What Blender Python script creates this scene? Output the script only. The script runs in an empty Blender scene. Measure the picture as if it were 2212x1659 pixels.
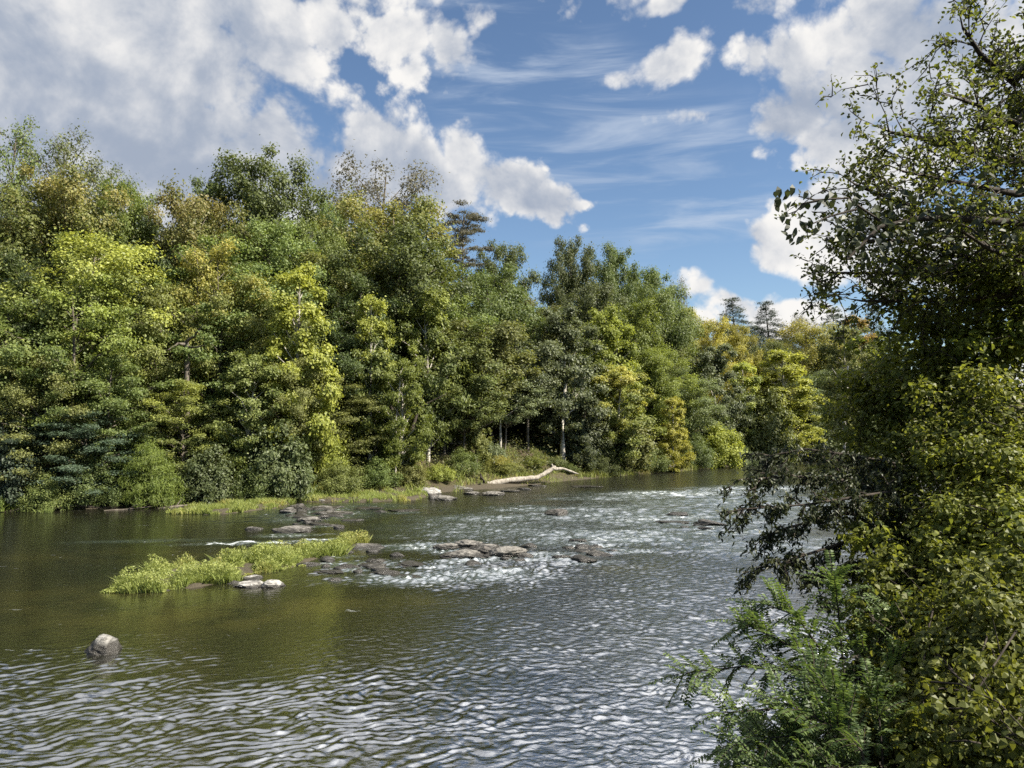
import bpy, math, random
import numpy as np
from mathutils import Vector, Matrix

# ------------------------------------------------------------------ scene, camera, sky, sun, exposure
C = bpy.context.scene
COL = C.collection
R = math.radians
F2 = 1610.0            # focal length in the units the layout tables use
PITCH = R(3.4)
EYE = 4.5              # eye height above the water

cam_d = bpy.data.cameras.new("camera")
cam = bpy.data.objects.new("camera", cam_d); COL.objects.link(cam)
cam_d.sensor_width = 36; cam_d.lens = 36 * F2 / 2212
cam_d.clip_start = 0.05; cam_d.clip_end = 3000
cam.location = (0, 0, EYE); cam.rotation_euler = (R(90) + PITCH, 0, 0)
C.camera = cam

SUN_AZ, SUN_EL = 109.0, 43.0      # azimuth clockwise from the viewing direction
sd = Vector((math.sin(R(SUN_AZ)) * math.cos(R(SUN_EL)), math.cos(R(SUN_AZ)) * math.cos(R(SUN_EL)), math.sin(R(SUN_EL))))
sun_d = bpy.data.lights.new("sun", 'SUN'); sun_d.energy = 5.0; sun_d.angle = R(0.5); sun_d.color = (1, .93, .80)
sun = bpy.data.objects.new("sun", sun_d); COL.objects.link(sun)
sun.rotation_euler = sd.to_track_quat('Z', 'Y').to_euler(); sun.location = (30, 0, 40)

C.view_settings.view_transform = 'Standard'; C.view_settings.look = 'None'
EXPO = 1.4
C.view_settings.exposure = EXPO; C.view_settings.gamma = 1; C.view_settings.use_curve_mapping = False
cy = C.cycles
cy.max_bounces = 6; cy.diffuse_bounces = 3; cy.glossy_bounces = 3; cy.transmission_bounces = 3; cy.transparent_max_bounces = 4
cy.caustics_reflective = False; cy.caustics_refractive = False
cy.sample_clamp_indirect = 6
cy.use_denoising = False

def ray(px, py):
    up = (829.5 - py) / F2
    return Vector(((px - 1106) / F2, math.cos(PITCH) - up * math.sin(PITCH), math.sin(PITCH) + up * math.cos(PITCH)))
def P(px, py, depth):
    v = ray(px, py); return Vector((0, 0, EYE)) + v * (depth / v.y)
def G(px, py, z=0.0):                       # where a sight line meets the level z
    v = ray(px, py); return Vector((0, 0, EYE)) + v * ((z - EYE) / v.z)
def azel(px, py):
    v = ray(px, py); return math.atan2(v.x, v.y), math.atan2(v.z, math.hypot(v.x, v.y))

class NT:
    def __init__(s, tree): s.t = tree; s.n = tree.nodes; s.l = tree.links
    def __call__(s, typ, ins=None, **kw):
        n = s.n.new(typ)
        for k, v in kw.items(): setattr(n, k, v)
        for k, v in (ins or {}).items():
            if hasattr(v, 'is_output'): s.l.new(v, n.inputs[k])
            elif v is not None: n.inputs[k].default_value = v
        return n
    def math(s, op, a, b=None, c=None, clamp=False):
        n = s('ShaderNodeMath', operation=op, use_clamp=clamp)
        for i, v in enumerate((a, b, c)):
            if v is None: continue
            if hasattr(v, 'is_output'): s.l.new(v, n.inputs[i])
            else: n.inputs[i].default_value = v
        return n.outputs[0]
    def vmath(s, op, a, b=None):
        n = s('ShaderNodeVectorMath', operation=op)
        for i, v in enumerate((a, b)):
            if v is None: continue
            if hasattr(v, 'is_output'): s.l.new(v, n.inputs[i])
            else: n.inputs[i].default_value = v
        return n.outputs['Value'] if op in ('LENGTH', 'DOT_PRODUCT', 'DISTANCE') else n.outputs[0]
    def mix(s, f, a, b, blend='MIX'):
        n = s('ShaderNodeMix', data_type='RGBA', blend_type=blend)
        for i, v in ((0, f), (6, a), (7, b)):
            if hasattr(v, 'is_output'): s.l.new(v, n.inputs[i])
            else: n.inputs[i].default_value = v if i == 0 else (*v, 1)[:4]
        return n.outputs[2]
    def step(s, x, lo, hi, a=0.0, b=1.0):
        n = s('ShaderNodeMapRange', interpolation_type='SMOOTHSTEP')
        s.l.new(x, n.inputs[0])
        for i, v in enumerate((lo, hi, a, b)): n.inputs[i + 1].default_value = v
        return n.outputs[0]
    def noise(s, vec, scale, detail=4, rough=.55, dist=0.0, dim='3D'):
        n = s('ShaderNodeTexNoise', noise_dimensions=dim)
        if vec is not None: s.l.new(vec, n.inputs['Vector'])
        n.inputs['Scale'].default_value = scale; n.inputs['Detail'].default_value = detail
        n.inputs['Roughness'].default_value = rough; n.inputs['Distortion'].default_value = dist
        return n

def build_world():
    w = bpy.data.worlds.new("World"); C.world = w; w.use_nodes = True
    w.node_tree.nodes.clear(); N = NT(w.node_tree)
    w.cycles.sampling_method = 'NONE'
    d = N('ShaderNodeTexCoord').outputs['Generated']
    d = N.vmath('NORMALIZE', d)
    s = N('ShaderNodeSeparateXYZ', {0: d})
    az = N.math('ARCTAN2', s.outputs[0], s.outputs[1]); el = N.math('ARCSINE', s.outputs[2])
    ae = N('ShaderNodeCombineXYZ', {0: az, 1: el, 2: 0.0}).outputs[0]
    wn = N.noise(d, 7, 3, .55)
    wv = N.vmath('MULTIPLY', N.vmath('SUBTRACT', wn.outputs['Color'], (.5, .5, .5)), (.13, .10, 0))
    ae2 = N.vmath('ADD', ae, wv)
    def blobs(lst, k):
        acc = None
        for (px, py, rx, ry, rot) in lst:
            a, e = azel(px, py)
            m = N('ShaderNodeMapping', {0: ae2}, vector_type='TEXTURE')
            m.inputs['Location'].default_value = (a, e, 0); m.inputs['Rotation'].default_value = (0, 0, R(-rot))
            m.inputs['Scale'].default_value = (rx / F2, ry / F2, 1)
            v = N.math('SUBTRACT', 1.0, N.vmath('LENGTH', m.outputs[0]))
            f = min(1.0, max(.38, math.sqrt(rx * ry) / 100))
            if f < 1: v = N.math('MULTIPLY', v, f)
            acc = v if acc is None else N.math('SMOOTH_MAX', acc, v, k)
        return acc
    cumulus = [(60, 120, 520, 330, 0), (330, 90, 360, 190, 10), (560, 60, 170, 100, 30), (720, 55, 55, 60, 0),
               (420, 360, 520, 230, 0), (0, 350, 400, 260, 0), (590, 290, 150, 100, 30), (790, 335, 140, 95, 20), (880, 390, 230, 110, 20), (700, 430, 300, 120, 0),
               (850, 85, 100, 65, 10), (965, 110, 85, 65, 40), (880, 170, 50, 40, 30), (1040, 45, 60, 52, 0),
               (1000, 325, 85, 80, 0), (1080, 400, 140, 85, 35), (1160, 445, 120, 55, 20), (1240, 460, 55, 16, 0),
               (1440, 130, 115, 55, -10), (1320, 170, 90, 22, -8), (1490, 250, 85, 34, -5), 
               (1480, 0, 170, 30, 0), (1660, 10, 110, 30, 0),
               (1640, 120, 70, 55, -30), (1740, 110, 130, 75, -25), (1900, 60, 190, 120, 0), (1700, 230, 140, 90, 0),
               (1830, 210, 180, 130, 20), (1800, 330, 130, 80, 20), (2120, 180, 240, 230, 0), (1850, 380, 90, 50, 0),
               (1505, 640, 62, 48, 10), (1585, 668, 110, 42, 8), (1665, 676, 85, 44, 0), (1760, 688, 130, 38, 0), (1470, 705, 150, 45, 0),
               (1740, 500, 120, 60, -25), (1860, 460, 190, 110, -20), (2000, 560, 160, 110, 0),
               (1500, -330, 900, 260, 0), (300, -380, 900, 300, 0), (1100, -1100, 1900, 620, 0), (3600, 300, 900, 600, 0), (-1400, 300, 700, 500, 0)]  # this row: clouds added out of view, for fill light and water reflections
    Fb = blobs(cumulus, .12)
    SL = (.030, .0, .022)
    def fb(v, det):
        return N.noise(v, 6.5, det, .60, .25).outputs['Fac']
    dn = N.vmath('ADD', d, N.vmath('MULTIPLY', N.vmath('SUBTRACT', N.noise(d, 34, 5, .6).outputs['Color'], (.5, .5, .5)), (.016, .016, .016)))
    vo = N('ShaderNodeTexVoronoi', {'Vector': dn, 'Scale': 26.0, 'Detail': 3.0, 'Roughness': .5}, feature='F1').outputs['Distance']
    n0, n1 = fb(d, 8), fb(N.vmath('ADD', d, SL), 6)
    puff = N.math('SUBTRACT', .42, vo)
    dens = N.math('ADD', Fb, N.math('ADD', N.math('MULTIPLY', N.math('SUBTRACT', n0, .42), 1.75), N.math('MULTIPLY', puff, .38)))
    soft = N.noise(N.vmath('ADD', d, (3, 1, 2)), 4, 2, .5).outputs['Fac']
    alpha = N('ShaderNodeMapRange', {0: dens, 1: .0, 2: N.math('MULTIPLY_ADD', soft, .70, -.02), 3: 0.0, 4: 1.0}, interpolation_type='SMOOTHSTEP').outputs[0]
    top = N.math('MULTIPLY', N.step(el, .92, 1.10), N.step(n0, .36, .52, .45, 1.0))  # unseen cloud cover added at the zenith so wave crests reflect less dark blue
    alpha = N.math('MAXIMUM', alpha, top)
    thick = N.step(N.math('ADD', Fb, N.math('MULTIPLY', N.math('SUBTRACT', n0, .5), .8)), .10, .62)
    rim = N.math('MULTIPLY', N.math('SUBTRACT', n0, n1), 2.6)
    big = N.noise(d, 6.5, 6, .55).outputs['Fac']
    lum = N.math('ADD', N.math('ADD', N.math('SUBTRACT', .92, N.math('MULTIPLY', thick, .60)), rim), N.math('MULTIPLY', N.math('SUBTRACT', big, .5), 1.0))
    lum = N.math('ADD', lum, N.math('MULTIPLY', puff, N.math('MULTIPLY_ADD', thick, -.5, .75)))
    lum = N.math('ADD', lum, N.math('ADD', N.step(az, -.55, .35, -.06, .12), N.step(el, .10, .25, .45, 0.0)))
    dk = blobs([(1690, 225, 150, 75, -5), (1800, 300, 130, 60, 10), (2010, 170, 190, 150, 0), (300, 220, 420, 60, 8), (150, 330, 330, 70, 0), (430, 290, 90, 60, -30), (560, 400, 260, 60, 0), (900, 400, 140, 40, 25), (1100, 440, 110, 30, 30)], .15)
    lum = N.math('SUBTRACT', lum, N.math('MULTIPLY', N.step(N.math('ADD', dk, N.math('MULTIPLY', N.math('SUBTRACT', n0, .5), .8)), -.15, .6), .32))
    lum = N.step(lum, -.50, 1.0)
    hi_cloud_boost = N.math('MULTIPLY_ADD', N.step(el, .53, .76), N.step(az, -.35, .40, .5, 1.9), 1.0)  # added brightness on unseen high clouds, stronger rightwards, to lift the water's reflections
    k = 10 / 2 ** EXPO
    ccol = N.mix(lum, (.37 * k, .43 * k, .54 * k), (.97 * k, .95 * k, .92 * k))
    ccol = N.vmath('SCALE', ccol); ccol.node.inputs['Scale'].default_value = 1; N.l.new(hi_cloud_boost, ccol.node.inputs['Scale'])
    # high thin streaks
    mp = N('ShaderNodeMapping', {0: ae}); mp.inputs['Rotation'].default_value = (0, 0, R(12)); mp.inputs['Scale'].default_value = (2.2, 15, 1)
    ci = N.noise(mp.outputs[0], 1.7, 5, .6, .6).outputs['Fac']
    cim = blobs([(1150, 250, 260, 200, 15), (1000, 60, 200, 120, 0), (1350, 360, 420, 190, 12), (1250, 180, 200, 120, 10), (1650, 470, 300, 90, 5)], .2)
    ca = N.math('MULTIPLY', N.math('MULTIPLY', N.step(ci, .42, .75), N.step(cim, -.25, .55)), .62)
    sky = N('ShaderNodeTexSky', sky_type='NISHITA', sun_disc=False, sun_elevation=R(SUN_EL), sun_rotation=R(SUN_AZ), altitude=200, air_density=1.0, dust_density=.6, ozone_density=1.6)
    skyc = N.mix(1.0, N('ShaderNodeGamma', {0: sky.outputs[0], 1: 1.06}).outputs[0], (.47, .49, .50), 'MULTIPLY')
    c1 = N.mix(ca, skyc, (.62 * k, .70 * k, .82 * k))
    c2 = N.mix(alpha, c1, ccol)
    bg = N('ShaderNodeBackground', {'Color': c2, 'Strength': .1})
    o = N('ShaderNodeOutputWorld'); N.l.new(bg.outputs[0], o.inputs[0])
build_world()

# ------------------------------------------------------------------ helpers
def tag(o, label=None, cat=None, group=None, kind=None):
    if label: o['label'] = label
    if cat: o['category'] = cat
    if group: o['group'] = group
    if kind: o['kind'] = kind
    return o
def empty(name, loc, rz=0.0, scale=(1, 1, 1)):
    o = bpy.data.objects.new(name, None); COL.objects.link(o)
    o.location = loc; o.rotation_euler = (0, 0, rz); o.scale = scale
    o.empty_display_size = .3
    return o
def link(name, me, mat=None, parent=None, loc=(0, 0, 0)):
    o = bpy.data.objects.new(name, me); COL.objects.link(o); o.location = loc
    if mat is not None:
        if not me.materials: me.materials.append(None)
        o.material_slots[0].link = 'OBJECT'; o.material_slots[0].material = mat
    if parent: o.parent = parent
    return o
def mesh_np(name, V, faces_idx, sizes, attrs=None, smooth=False):
    """V (n,3); faces_idx flat loop vertex indices; sizes int or array of loop totals."""
    me = bpy.data.meshes.new(name)
    V = np.asarray(V, np.float32); idx = np.asarray(faces_idx, np.int32).ravel()
    if np.isscalar(sizes): sizes = np.full(len(idx) // sizes, sizes, np.int32)
    sizes = np.asarray(sizes, np.int32)
    st = np.zeros(len(sizes), np.int32); st[1:] = np.cumsum(sizes)[:-1]
    me.vertices.add(len(V)); me.vertices.foreach_set('co', V.ravel())
    me.loops.add(len(idx)); me.loops.foreach_set('vertex_index', idx)
    me.polygons.add(len(sizes)); me.polygons.foreach_set('loop_start', st); me.polygons.foreach_set('loop_total', sizes)
    me.polygons.foreach_set('use_smooth', np.full(len(sizes), smooth, bool))
    me.update(calc_edges=True)
    for k, v in (attrs or {}).items():
        a = me.attributes.new(k, 'FLOAT', 'POINT'); a.data.foreach_set('value', np.asarray(v, np.float32))
    return me
def norm(v): return v / np.maximum(np.linalg.norm(v, axis=-1, keepdims=True), 1e-9)
def hash2(ix, iy, seed):
    h = (ix.astype(np.int64) * 374761393 + iy.astype(np.int64) * 668265263 + seed * 974711) & 0x7fffffff
    h = ((h ^ (h >> 13)) * 1274126177) & 0x7fffffff
    return ((h ^ (h >> 16)) & 0xffff) / 65535.0
def vnoise(x, y, seed=0):
    ix, iy = np.floor(x), np.floor(y); fx, fy = x - ix, y - iy
    fx, fy = fx * fx * fx * (fx * (fx * 6 - 15) + 10), fy * fy * fy * (fy * (fy * 6 - 15) + 10)
    a, b = hash2(ix, iy, seed), hash2(ix + 1, iy, seed); c, d = hash2(ix, iy + 1, seed), hash2(ix + 1, iy + 1, seed)
    return (a * (1 - fx) + b * fx) * (1 - fy) + (c * (1 - fx) + d * fx) * fy
def fbm(x, y, oct=4, seed=0):
    s, a, t = 0, .5, 0
    for o in range(oct):
        s = s + a * vnoise(x * 2 ** o + o * 17.3, y * 2 ** o - o * 9.1, seed + o); t += a; a *= .5
    return s / t
def smooth(x, a, b):
    t = np.clip((x - a) / (b - a), 0, 1); return t * t * (3 - 2 * t)

# ------------------------------------------------------------------ materials
def new_mat(name):
    m = bpy.data.materials.new(name); m.use_nodes = True; m.node_tree.nodes.clear()
    return m, NT(m.node_tree)
def out(N, sh, disp=None):
    o = N('ShaderNodeOutputMaterial'); N.l.new(sh, o.inputs[0])
def leaf_mat(name, c1, c2, aut=None, lo=.45, hi=.75, trans=.38, tcol=1.35, rough=.5, spec=.35):
    m, N = new_mat(name)
    t = N('ShaderNodeAttribute', attribute_name='tint').outputs['Fac']
    col = N.mix(t, c1, c2)
    if aut:
        a = N('ShaderNodeAttribute', attribute_name='aut').outputs['Fac']
        col = N.mix(N.step(a, lo, hi), col, aut)
    rnd = N('ShaderNodeObjectInfo').outputs['Random']
    hs = N('ShaderNodeHueSaturation', {'Color': col, 'Hue': N.math('MULTIPLY_ADD', rnd, .03, .481), 'Value': N.math('MULTIPLY_ADD', N.math('FRACT', N.math('MULTIPLY', rnd, 7.31)), .62, .78)})
    col = hs.outputs[0]
    p = N('ShaderNodeBsdfPrincipled', {'Base Color': col, 'Roughness': rough, 'Specular IOR Level': spec})
    tc = N.mix(1.0, col, (tcol * 1.02, tcol * 1.0, tcol * .6), 'MULTIPLY')
    tr = N('ShaderNodeBsdfTranslucent', {'Color': tc})
    mx = N('ShaderNodeMixShader', {0: trans, 1: p.outputs[0], 2: tr.outputs[0]})
    out(N, mx.outputs[0]); return m
def bark_mat(name, c1, c2, scale=6.0):
    m, N = new_mat(name)
    tc = N('ShaderNodeTexCoord').outputs['Object']
    mp = N('ShaderNodeMapping', {0: tc}); mp.inputs['Scale'].default_value = (1, 1, .25)
    n = N.noise(mp.outputs[0], scale, 6, .65).outputs['Fac']
    col = N.mix(N.step(n, .35, .65), c1, c2)
    b = N('ShaderNodeBump', {'Height': n, 'Strength': .6, 'Distance': .03})
    p = N('ShaderNodeBsdfPrincipled', {'Base Color': col, 'Roughness': .85, 'Normal': b.outputs[0], 'Specular IOR Level': .2})
    out(N, p.outputs[0]); return m

M = {}
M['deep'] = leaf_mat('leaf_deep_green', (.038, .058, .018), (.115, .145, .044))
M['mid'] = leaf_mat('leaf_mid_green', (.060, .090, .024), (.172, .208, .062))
M['olive'] = leaf_mat('leaf_olive', (.076, .092, .026), (.195, .208, .066))
M['grey'] = leaf_mat('leaf_grey_green', (.058, .082, .030), (.160, .190, .078), spec=.4)
M['silver'] = leaf_mat('leaf_silvery', (.046, .068, .028), (.185, .212, .105), spec=.45)
M['lime'] = leaf_mat('leaf_lime', (.095, .132, .026), (.235, .275, .062), trans=.42)
M['yellow'] = leaf_mat('leaf_yellow_green', (.115, .145, .026), (.285, .315, .066), trans=.42)
M['gold'] = leaf_mat('leaf_gold', (.170, .165, .030), (.370, .335, .075), trans=.4)
M['orange'] = leaf_mat('leaf_orange', (.180, .145, .030), (.340, .270, .070))
M['ochretop'] = leaf_mat('leaf_green_ochre', (.068, .092, .024), (.180, .200, .055), aut=(.235, .215, .070), lo=.62, hi=1.05)
M['goldtop'] = leaf_mat('leaf_green_gold', (.080, .105, .026), (.205, .220, .055), aut=(.310, .295, .068), lo=.52, hi=1.0)
M['limetop'] = leaf_mat('leaf_green_lime', (.062, .090, .022), (.165, .195, .052), aut=(.245, .280, .060), lo=.45, hi=.85)
M['blue'] = leaf_mat('needle_blue_green', (.034, .050, .038), (.080, .100, .075), trans=.15)
M['teal'] = leaf_mat('leaf_teal', (.030, .052, .032), (.085, .115, .070))
M['bare'] = leaf_mat('leaf_thin_grey', (.070, .068, .050), (.150, .145, .105))
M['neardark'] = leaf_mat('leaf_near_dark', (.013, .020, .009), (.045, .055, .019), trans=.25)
M['near'] = leaf_mat('leaf_near_green', (.060, .088, .016), (.195, .222, .040), trans=.5, tcol=1.5)
M['nearyel'] = leaf_mat('leaf_near_yellow', (.050, .070, .014), (.190, .205, .036), trans=.45, tcol=1.4)
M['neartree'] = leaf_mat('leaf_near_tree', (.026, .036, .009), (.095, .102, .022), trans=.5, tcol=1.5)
M['locust'] = leaf_mat('leaf_locust', (.045, .080, .024), (.140, .195, .055), trans=.4)
M['grassy'] = leaf_mat('grass_blades', (.100, .132, .030), (.280, .315, .100), aut=(.300, .265, .095), lo=.6, hi=1.05, trans=.4)
M['litter'] = leaf_mat('undergrowth_leaves', (.030, .040, .012), (.110, .110, .032))
M['bark'] = bark_mat('bark_grey_brown', (.055, .045, .035), (.150, .130, .105))
M['barkdark'] = bark_mat('bark_dark', (.018, .014, .011), (.055, .045, .035))
M['barkpale'] = bark_mat('bark_pale', (.200, .180, .150), (.480, .450, .390), 4)
M['drift'] = bark_mat('driftwood', (.150, .130, .105), (.330, .300, .255), 9)

def rock_mat(name, c1, c2, wet=.10, dark=(.030, .027, .022)):
    m, N = new_mat(name)
    g = N('ShaderNodeNewGeometry').outputs['Position']
    oi = N('ShaderNodeObjectInfo').outputs['Random']
    v = N.vmath('ADD', g, N('ShaderNodeCombineXYZ', {0: N.math('MULTIPLY', oi, 50), 1: 0.0, 2: 0.0}).outputs[0])
    mp = N('ShaderNodeMapping', {0: v}); mp.inputs['Scale'].default_value = (1, 1, 2.6); mp.inputs['Rotation'].default_value = (.3, .2, 0)
    n = N.noise(mp.outputs[0], 4.5, 9, .68).outputs['Fac']
    n2 = N.noise(v, 22, 5, .7).outputs['Fac']
    col = N.mix(N.step(n, .36, .62), c1, c2)
    col = N.mix(N.step(n2, .55, .72), col, dark)
    z = N('ShaderNodeSeparateXYZ', {0: g}).outputs[2]
    zz = N.math('ADD', z, N.math('MULTIPLY', N.math('SUBTRACT', n, .5), .25))
    w = N.step(zz, wet * .55, wet * 1.3, 1.0, 0.0)           # the wet band above the waterline
    col = N.mix(w, col, dark)
    rg = N.math('MULTIPLY_ADD', w, -.55, .85)
    b = N('ShaderNodeBump', {'Height': N.math('ADD', n, N.math('MULTIPLY', n2, .3)), 'Strength': .9, 'Distance': .07})
    p = N('ShaderNodeBsdfPrincipled', {'Base Color': col, 'Roughness': rg, 'Normal': b.outputs[0], 'Specular IOR Level': .4})
    out(N, p.outputs[0]); return m
M['rock'] = rock_mat('rock_grey', (.050, .046, .040), (.190, .178, .158), .13)
M['rockpale'] = rock_mat('rock_pale', (.130, .123, .112), (.350, .335, .310), .07)
M['boulder'] = rock_mat('rock_boulder', (.060, .056, .050), (.270, .260, .240), .26)
M['rockdark'] = rock_mat('rock_wet_dark', (.030, .027, .025), (.110, .098, .085), .22)

def ground_mat():
    m, N = new_mat('forest_floor')
    g = N('ShaderNodeNewGeometry').outputs['Position']
    n = N.noise(g, .9, 8, .65).outputs['Fac']; n2 = N.noise(g, 9, 6, .7).outputs['Fac']
    col = N.mix(N.step(n, .38, .62), (.050, .038, .024), (.070, .068, .026))
    col = N.mix(N.step(n2, .5, .7), col, (.120, .090, .055))
    z = N('ShaderNodeSeparateXYZ', {0: g}).outputs[2]
    shore = N.step(N.math('ADD', z, N.math('MULTIPLY', N.math('SUBTRACT', n2, .5), .3)), .15, .55, 1.0, 0.0)
    col = N.mix(shore, col, (.062, .052, .036))
    b = N('ShaderNodeBump', {'Height': n2, 'Strength': .8, 'Distance': .1})
    p = N('ShaderNodeBsdfPrincipled', {'Base Color': col, 'Roughness': .92, 'Normal': b.outputs[0], 'Specular IOR Level': .2})
    out(N, p.outputs[0]); return m
M['ground'] = ground_mat()
def path_mat():
    m, N = new_mat('path_dirt')
    g = N('ShaderNodeNewGeometry').outputs['Position']
    n = N.noise(g, 3, 8, .7).outputs['Fac']
    p = N('ShaderNodeBsdfPrincipled', {'Base Color': N.mix(n, (.22, .18, .13), (.40, .34, .26)), 'Roughness': .95})
    out(N, p.outputs[0]); return m
M['path'] = path_mat()
def water_mat():
    m, N = new_mat('river_water')
    g = N('ShaderNodeNewGeometry').outputs['Position']
    rough = N('ShaderNodeAttribute', attribute_name='rapid').outputs['Fac']
    chop = N('ShaderNodeAttribute', attribute_name='chop').outputs['Fac']
    shoal = N('ShaderNodeAttribute', attribute_name='shoal').outputs['Fac']
    foam = N('ShaderNodeAttribute', attribute_name='foam').outputs['Fac']
    mp = N('ShaderNodeMapping', {0: g}); mp.inputs['Rotation'].default_value = (0, 0, R(-28)); mp.inputs['Scale'].default_value = (.55, 1.0, 1)
    h1 = N.noise(mp.outputs[0], 6.5, 3, .55, .4).outputs['Fac']
    h2 = N.noise(mp.outputs[0], 16, 4, .6, .9).outputs['Fac']
    h = N.math('ADD', N.math('MULTIPLY', h1, .6), N.math('MULTIPLY', h2, .26))
    b = N('ShaderNodeBump', {'Height': h, 'Strength': N.math('ADD', N.math('MULTIPLY_ADD', rough, .4, .16), N.math('MULTIPLY', chop, .30), clamp=True), 'Distance': .09})
    n = N.noise(g, .7, 5, .6).outputs['Fac']
    base = N.mix(N.math('MULTIPLY', shoal, N.step(n, .3, .65)), (.010, .010, .006), (.036, .032, .011))
    base = N.mix(N.math('MULTIPLY', rough, .6, clamp=True), base, (.060, .085, .075))
    wat = N('ShaderNodeBsdfPrincipled', {'Base Color': base, 'Roughness': N.math('MULTIPLY_ADD', chop, .12, .02), 'IOR': 5.2, 'Normal': b.outputs[0]})
    mf = N('ShaderNodeMapping', {0: g}); mf.inputs['Rotation'].default_value = (0, 0, R(-20)); mf.inputs['Scale'].default_value = (.42, 1.5, 1)
    fn = N.noise(mf.outputs[0], 3.4, 8, .72, 1.0).outputs['Fac']
    fa = N.step(N.math('ADD', fn, N.math('MULTIPLY', foam, .20)), .65, .80)
    fo = N('ShaderNodeBsdfPrincipled', {'Base Color': (.72, .76, .78, 1), 'Roughness': .6, 'Normal': b.outputs[0]})
    mx = N('ShaderNodeMixShader', {0: N.math('MULTIPLY', fa, .8), 1: wat.outputs[0], 2: fo.outputs[0]})
    out(N, mx.outputs[0]); return m
M['water'] = water_mat()

# ------------------------------------------------------------------ terrain and river
LEFT = [(-260, -70), (-70, 17), (-27.5, 40.3), (-14.2, 46.6), (-6.3, 50.3), (-1.5, 56), (6, 66), (19.5, 80.5), (32, 97), (60, 112), (320, 150)]
RIGHT = [(-260, -150), (-40, -14), (-8, 2.0), (1.2, 7.2), (4.2, 10.5), (9, 19), (24, 45), (52, 84), (80, 99), (320, 126)]
def sdist(x, y, poly):
    """signed distance, positive to the left of the polyline's direction"""
    best = np.full(x.shape, 1e9); sg = np.ones(x.shape)
    for (ax, ay), (bx, by) in zip(poly[:-1], poly[1:]):
        dx, dy = bx - ax, by - ay
        t = np.clip(((x - ax) * dx + (y - ay) * dy) / (dx * dx + dy * dy), 0, 1)
        d = np.hypot(x - ax - t * dx, y - ay - t * dy)
        s = np.sign(dx * (y - ay) - dy * (x - ax))
        m = d < best; best = np.where(m, d, best); sg = np.where(m, s, sg)
    return best * sg
LP = ([-6, -1, 0, 1.2, 3, 4.5, 6.5, 9.5, 14, 24, 40, 80, 500], [-.9, -.35, 0, .3, .9, 1.9, 2.9, 3.15, 5.0, 9.0, 12.5, 14.5, 15])
RP = ([-6, -1, 0, 1.0, 2.2, 3.8, 6, 12, 30, 60, 500], [-.9, -.35, 0, .3, 1.2, 2.4, 2.9, 3.2, 6, 9, 10])
def ground_z(x, y):
    x = np.asarray(x, float); y = np.asarray(y, float)
    sl = sdist(x, y, LEFT) + (fbm(x * .25, y * .25, 3, 5) - .5) * 1.6; sr = -sdist(x, y, RIGHT)
    z = np.maximum(np.interp(sl, *LP), np.interp(sr, *RP))
    z = z + (fbm(x * .5, y * .5, 4, 11) - .5) * .5 * smooth(z, .1, 2.0)
    return z
def gz(x, y): return float(ground_z(np.array([x]), np.array([y]))[0])

def axis(knots):
    a = []
    for (s, e, st) in knots: a.append(np.arange(s, e, st))
    a.append([knots[-1][1]]); return np.concatenate(a)
def grid_mesh(name, xs, ys, zf, attrs=None):
    X, Y = np.meshgrid(xs, ys); Z = zf(X, Y)
    V = np.stack([X, Y, Z], -1).reshape(-1, 3); nx, ny = len(xs), len(ys)
    i = (np.arange(ny - 1)[:, None] * nx + np.arange(nx - 1)[None]).ravel()
    F = np.stack([i, i + 1, i + nx + 1, i + nx], 1)
    at = {k: f(X, Y).ravel() for k, f in (attrs or {}).items()}
    return mesh_np(name, V, F, 4, at, True)
gx = axis([(-900, -120, 60), (-120, -45, 5), (-45, 60, .7), (60, 130, 4), (130, 900, 60)])
gy = axis([(-300, -20, 20), (-20, 4, 2), (4, 110, .7), (110, 180, 5), (180, 1200, 60)])
g = link('ground', grid_mesh('ground', gx, gy, ground_z), M['ground'])
tag(g, 'brown forest floor and river banks', 'ground', kind='structure')

# riffle areas: (px, py, along, across, foam, rough)
RIFF = [(1450, 1112, 12, 7.5, .36, .8), (1620, 1085, 9, 9, .42, .9), (1330, 1160, 5, 2.5, .4, .8), (1080, 1140, 6, 5, .24, .6), (960, 1245, 3.5, 1.2, .30, .7), (690, 1110, 4, 4.5, .36, .7), (560, 1172, 3.4, .55, 1.0, .8), (690, 1165, 1.4, .35, 1.0, .8), (330, 1168, 3.0, .5, .25, .5), (1040, 1235, 1.9, .6, .6, .9), (900, 1180, 2.4, 1.2, .7, .9),
        (1250, 1150, 4.0, 1.2, .45, .8), (1420, 1120, 5, 1.6, .65, .9), (1330, 1165, 2.4, .8, .7, .9), (1600, 1150, 3.5, 1.2, .6, .8),
        (1500, 1065, 10, 3.0, .75, 1), (1350, 1075, 6, 2.2, .5, .9), (1640, 1055, 7, 3.0, .8, 1), (1150, 1100, 3, 2.5, .35, .8), (760, 1095, 4.5, 2.5, .35, .6), (650, 1120, 2.5, 1.6, .55, .7),
        (1770, 1027, 6, 1.2, 1.0, 1), (1180, 1200, 1.6, .8, .5, .7), (780, 1220, 1.6, .9, .5, .8), (1060, 1120, 5, 2.5, .3, .8), (1700, 1180, 5, 3, .3, .6)]
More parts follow.
